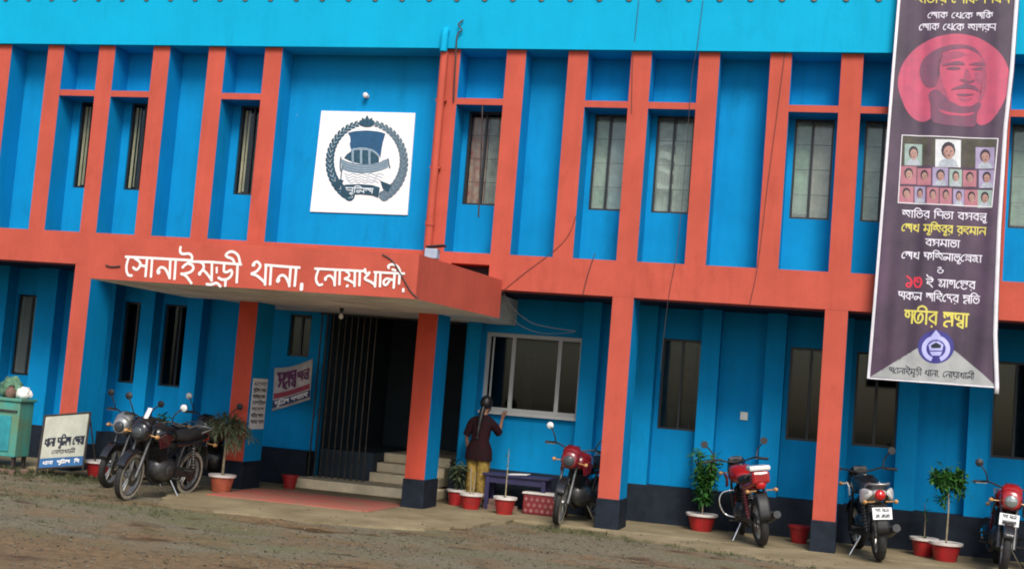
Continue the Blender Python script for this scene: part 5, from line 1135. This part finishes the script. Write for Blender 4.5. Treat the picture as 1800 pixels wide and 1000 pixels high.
# ================================================================ PERSON
def person():
    bx_, by_ = -2.13, 1.16
    t = thing('person', 'woman in dark tunic and yellow trousers leaning at the sliding window', 'person', (bx_, by_, 0), radians(-6)); t.scale = (.92, .92, 1)
    sk = [((0, 0, .92), .11), ((.005, .01, 1.08), .10), ((.015, .03, 1.24), .115), ((.025, .05, 1.36), .05), ((.03, .07, 1.42), .045), ((.035, .085, 1.50), .085), ((.035, .095, 1.57), .08)]
    E = [(i, i + 1) for i in range(6)]
    def add(p, ps, rs):
        for q, r_ in zip(ps, rs): sk.append((q, r_)); E.append((p, len(sk) - 1)); p = len(sk) - 1
        return p
    for sg in (-1, 1):
        k = add(0, [(sg * .085, 0, .86), (sg * .09, .02, .48), (sg * .095, -.01, .09), (sg * .10, .07, .045), (sg * .105, .13, .035)], [.085, .055, .038, .036, .028])
    hands = []
    k = add(2, [(-.15, .02, 1.29), (-.235, -.02, 1.06), (-.225, .05, .86), (-.22, .075, .80)], [.05, .036, .026, .028]); hands.append((k, Vector((-.22, .075, .80)), Vector((.05, .25, -.95)), Vector((0, 1, .2))))
    k = add(2, [(.17, .05, 1.28), (.25, .20, 1.12), (.20, .42, 1.33), (.19, .48, 1.37)], [.05, .036, .026, .028]); hands.append((k, Vector((.19, .48, 1.37)), Vector((-.1, .8, .55)), Vector((-1, 0, .2))))
    for k, o, d, th in hands:
        d.normalize(); side = d.cross(th).normalized(); tn = side.cross(d).normalized()
        pk = add(k, [o + d * .05], [.026])
        for f_, ln in ((-.026, .055), (-.009, .068), (.009, .064), (.026, .05)):
            add(pk, [o + d * .085 + tn * f_, o + d * (.085 + ln * .55) + tn * f_ * 1.15 + side * .008, o + d * (.085 + ln) + tn * f_ * 1.2 + side * .022], [.009, .008, .0065])
        add(k, [o + d * .03 + tn * .03, o + d * .06 + tn * .05 + side * .008], [.010, .008])
    me = bpy.data.meshes.new('body_skeleton'); me.from_pydata([tuple(p) for p, _ in sk], E, []); o = bpy.data.objects.new('body_skeleton', me); COL.objects.link(o)
    s_ = o.modifiers.new('skin', 'SKIN'); s_.use_smooth_shade = True; su = o.modifiers.new('sub', 'SUBSURF'); su.levels = su.render_levels = 1
    for v, (_, r_) in zip(me.skin_vertices[0].data, sk): v.radius = (r_, r_)
    me.skin_vertices[0].data[0].use_root = True
    dg = bpy.context.evaluated_depsgraph_get(); dg.update(); m2 = bpy.data.meshes.new_from_object(o.evaluated_get(dg)); bpy.data.objects.remove(o)
    m2.materials.clear(); m2.materials.append(M['skin']); m2.polygons.foreach_set('use_smooth', [True] * len(m2.polygons))
    body = bpy.data.objects.new('body', m2); COL.objects.link(body); body.parent = t
    # clothes
    mb = MB(); mb.loft([(.70, .0, .0, .225, .175, 2.3), (.86, .0, .0, .212, .168, 2.4), (1.0, .003, .005, .145, .12, 2.3), (1.12, .008, .015, .155, .125, 2.3), (1.24, .015, .03, .18, .125, 2.4), (1.33, .02, .04, .165, .10, 2.2), (1.385, .028, .055, .07, .06, 2)], 22, 'z')
    mb.v = [Vector((v.x + .008 * sin(7 * v.z + 9 * v.x), v.y + .010 * sin(11 * v.z + 7 * v.x), v.z)) for v in mb.v]; tn_ = mb.build('tunic', M['top'], t, smooth=70)
    mb = MB(); mb.tube(smooth_line([(-.06, .025, 1.315), (-.155, .01, 1.26), (-.20, -.005, 1.16), (-.237, -.018, 1.05)], 3), [.05, .058, .064, .068, .07, .069, .067, .066, .064, .06], 12); mb.tube(smooth_line([(.08, .04, 1.315), (.165, .06, 1.26), (.215, .13, 1.19), (.252, .205, 1.118)], 3), [.05, .058, .064, .068, .07, .069, .067, .066, .064, .06], 12); mb.build('sleeve', M['top'], tn_, smooth=70)
    for sg in (-1, 1):
        mb = MB(); sec = [(.12, .055, .06), (.20, .08, .085), (.36, .095, .10), (.55, .105, .11), (.72, .11, .12), (.88, .10, .12)]
        rows = []
        for z, a, b in sec:
            rows.append([(sg * .092 + a * cos(2 * pi * k / 18) * (1 + .07 * sin(k * 2.5 + z * 8)), .005 + b * sin(2 * pi * k / 18) * (1 + .07 * cos(k * 2.1 + z * 7)), z + .006 * sin(k * 3)) for k in range(18)])
        mb.rings(rows); mb.build('trouser_leg', M['trouser'], t, smooth=70)
    mb = MB(); rows = []
    for j in range(12):
        ph_ = pi * j / 11; rows.append([(.035 + .104 * sin(max(.04, ph_)) * cos(a), .078 + .115 * sin(max(.04, ph_)) * sin(a) - .008, 1.555 - .125 * cos(ph_) * (1 if ph_ > pi / 2 else .72)) for a in [2 * pi * k / 18 for k in range(18)]])
    mb.rings(rows); hr = mb.build('hair', M['hair'], t, smooth=80)
    mb = MB(); mb.tube(smooth_line([(.03, -.03, 1.50), (.02, -.07, 1.38), (.01, -.11, 1.20), (.0, -.135, 1.02)], 5), [.04] * 3 + [.045] * 6 + [.035] * 4 + [.02] * 3, 10); mb.build('plait', M['hair'], hr, smooth=70)
    mb = MB(); f0 = Vector((.035, .165, 1.515))            # face, turned to the window
    mb.loft([(1.425, .035, .125, .035, .045, 2), (1.46, .035, .13, .06, .065, 2), (1.52, .035, .13, .074, .075, 2), (1.58, .035, .125, .07, .072, 2)], 16, 'z'); mb.build('face', M['skin'], t, smooth=80)
    fc = t.children[-1]
    mb = MB(); mb.cur = 0; mb.tube([f0 + Vector((0, .03, .02)), f0 + Vector((0, .055, -.012)), f0 + Vector((0, .035, -.02))], [.008, .013, .008], 8)
    mb.cur = 1
    for sg in (-1, 1): mb.lathe([(0, -.01), (.011, 0), (0, .006)], f0 + Vector((sg * .03, .028, .018)), 'y', 10)
    mb.cur = 2; mb.tube([f0 + Vector((-.022, .03, -.045)), f0 + Vector((0, .038, -.045)), f0 + Vector((.022, .03, -.045))], [.005, .008, .005], 8)
    mb.cur = 0
    for sg in (-1, 1): mb.lathe([(0, -.018), (.022, 0), (0, .018)], (.035 + sg * .078, .10, 1.51), 'x', 10)
    mb.build('face_feature', [M['skin'], M['ink'], M['red_gloss']], fc, smooth=70)
    for sg in (-1, 1):
        mb = MB(); mb.loft([(-.05 + .06, sg * .1, .028, .04, .028, 2.2), (.06, sg * .1, .03, .042, .03, 2.4), (.13, sg * .104, .025, .045, .025, 2.6), (.175, sg * .105, .02, .03, .018, 2.2)], 12)
        mb.v = [Vector((v.y, v.x - .02, v.z)) for v in mb.v]; mb.build('sandal', M['rust'], t, smooth=70)
person()
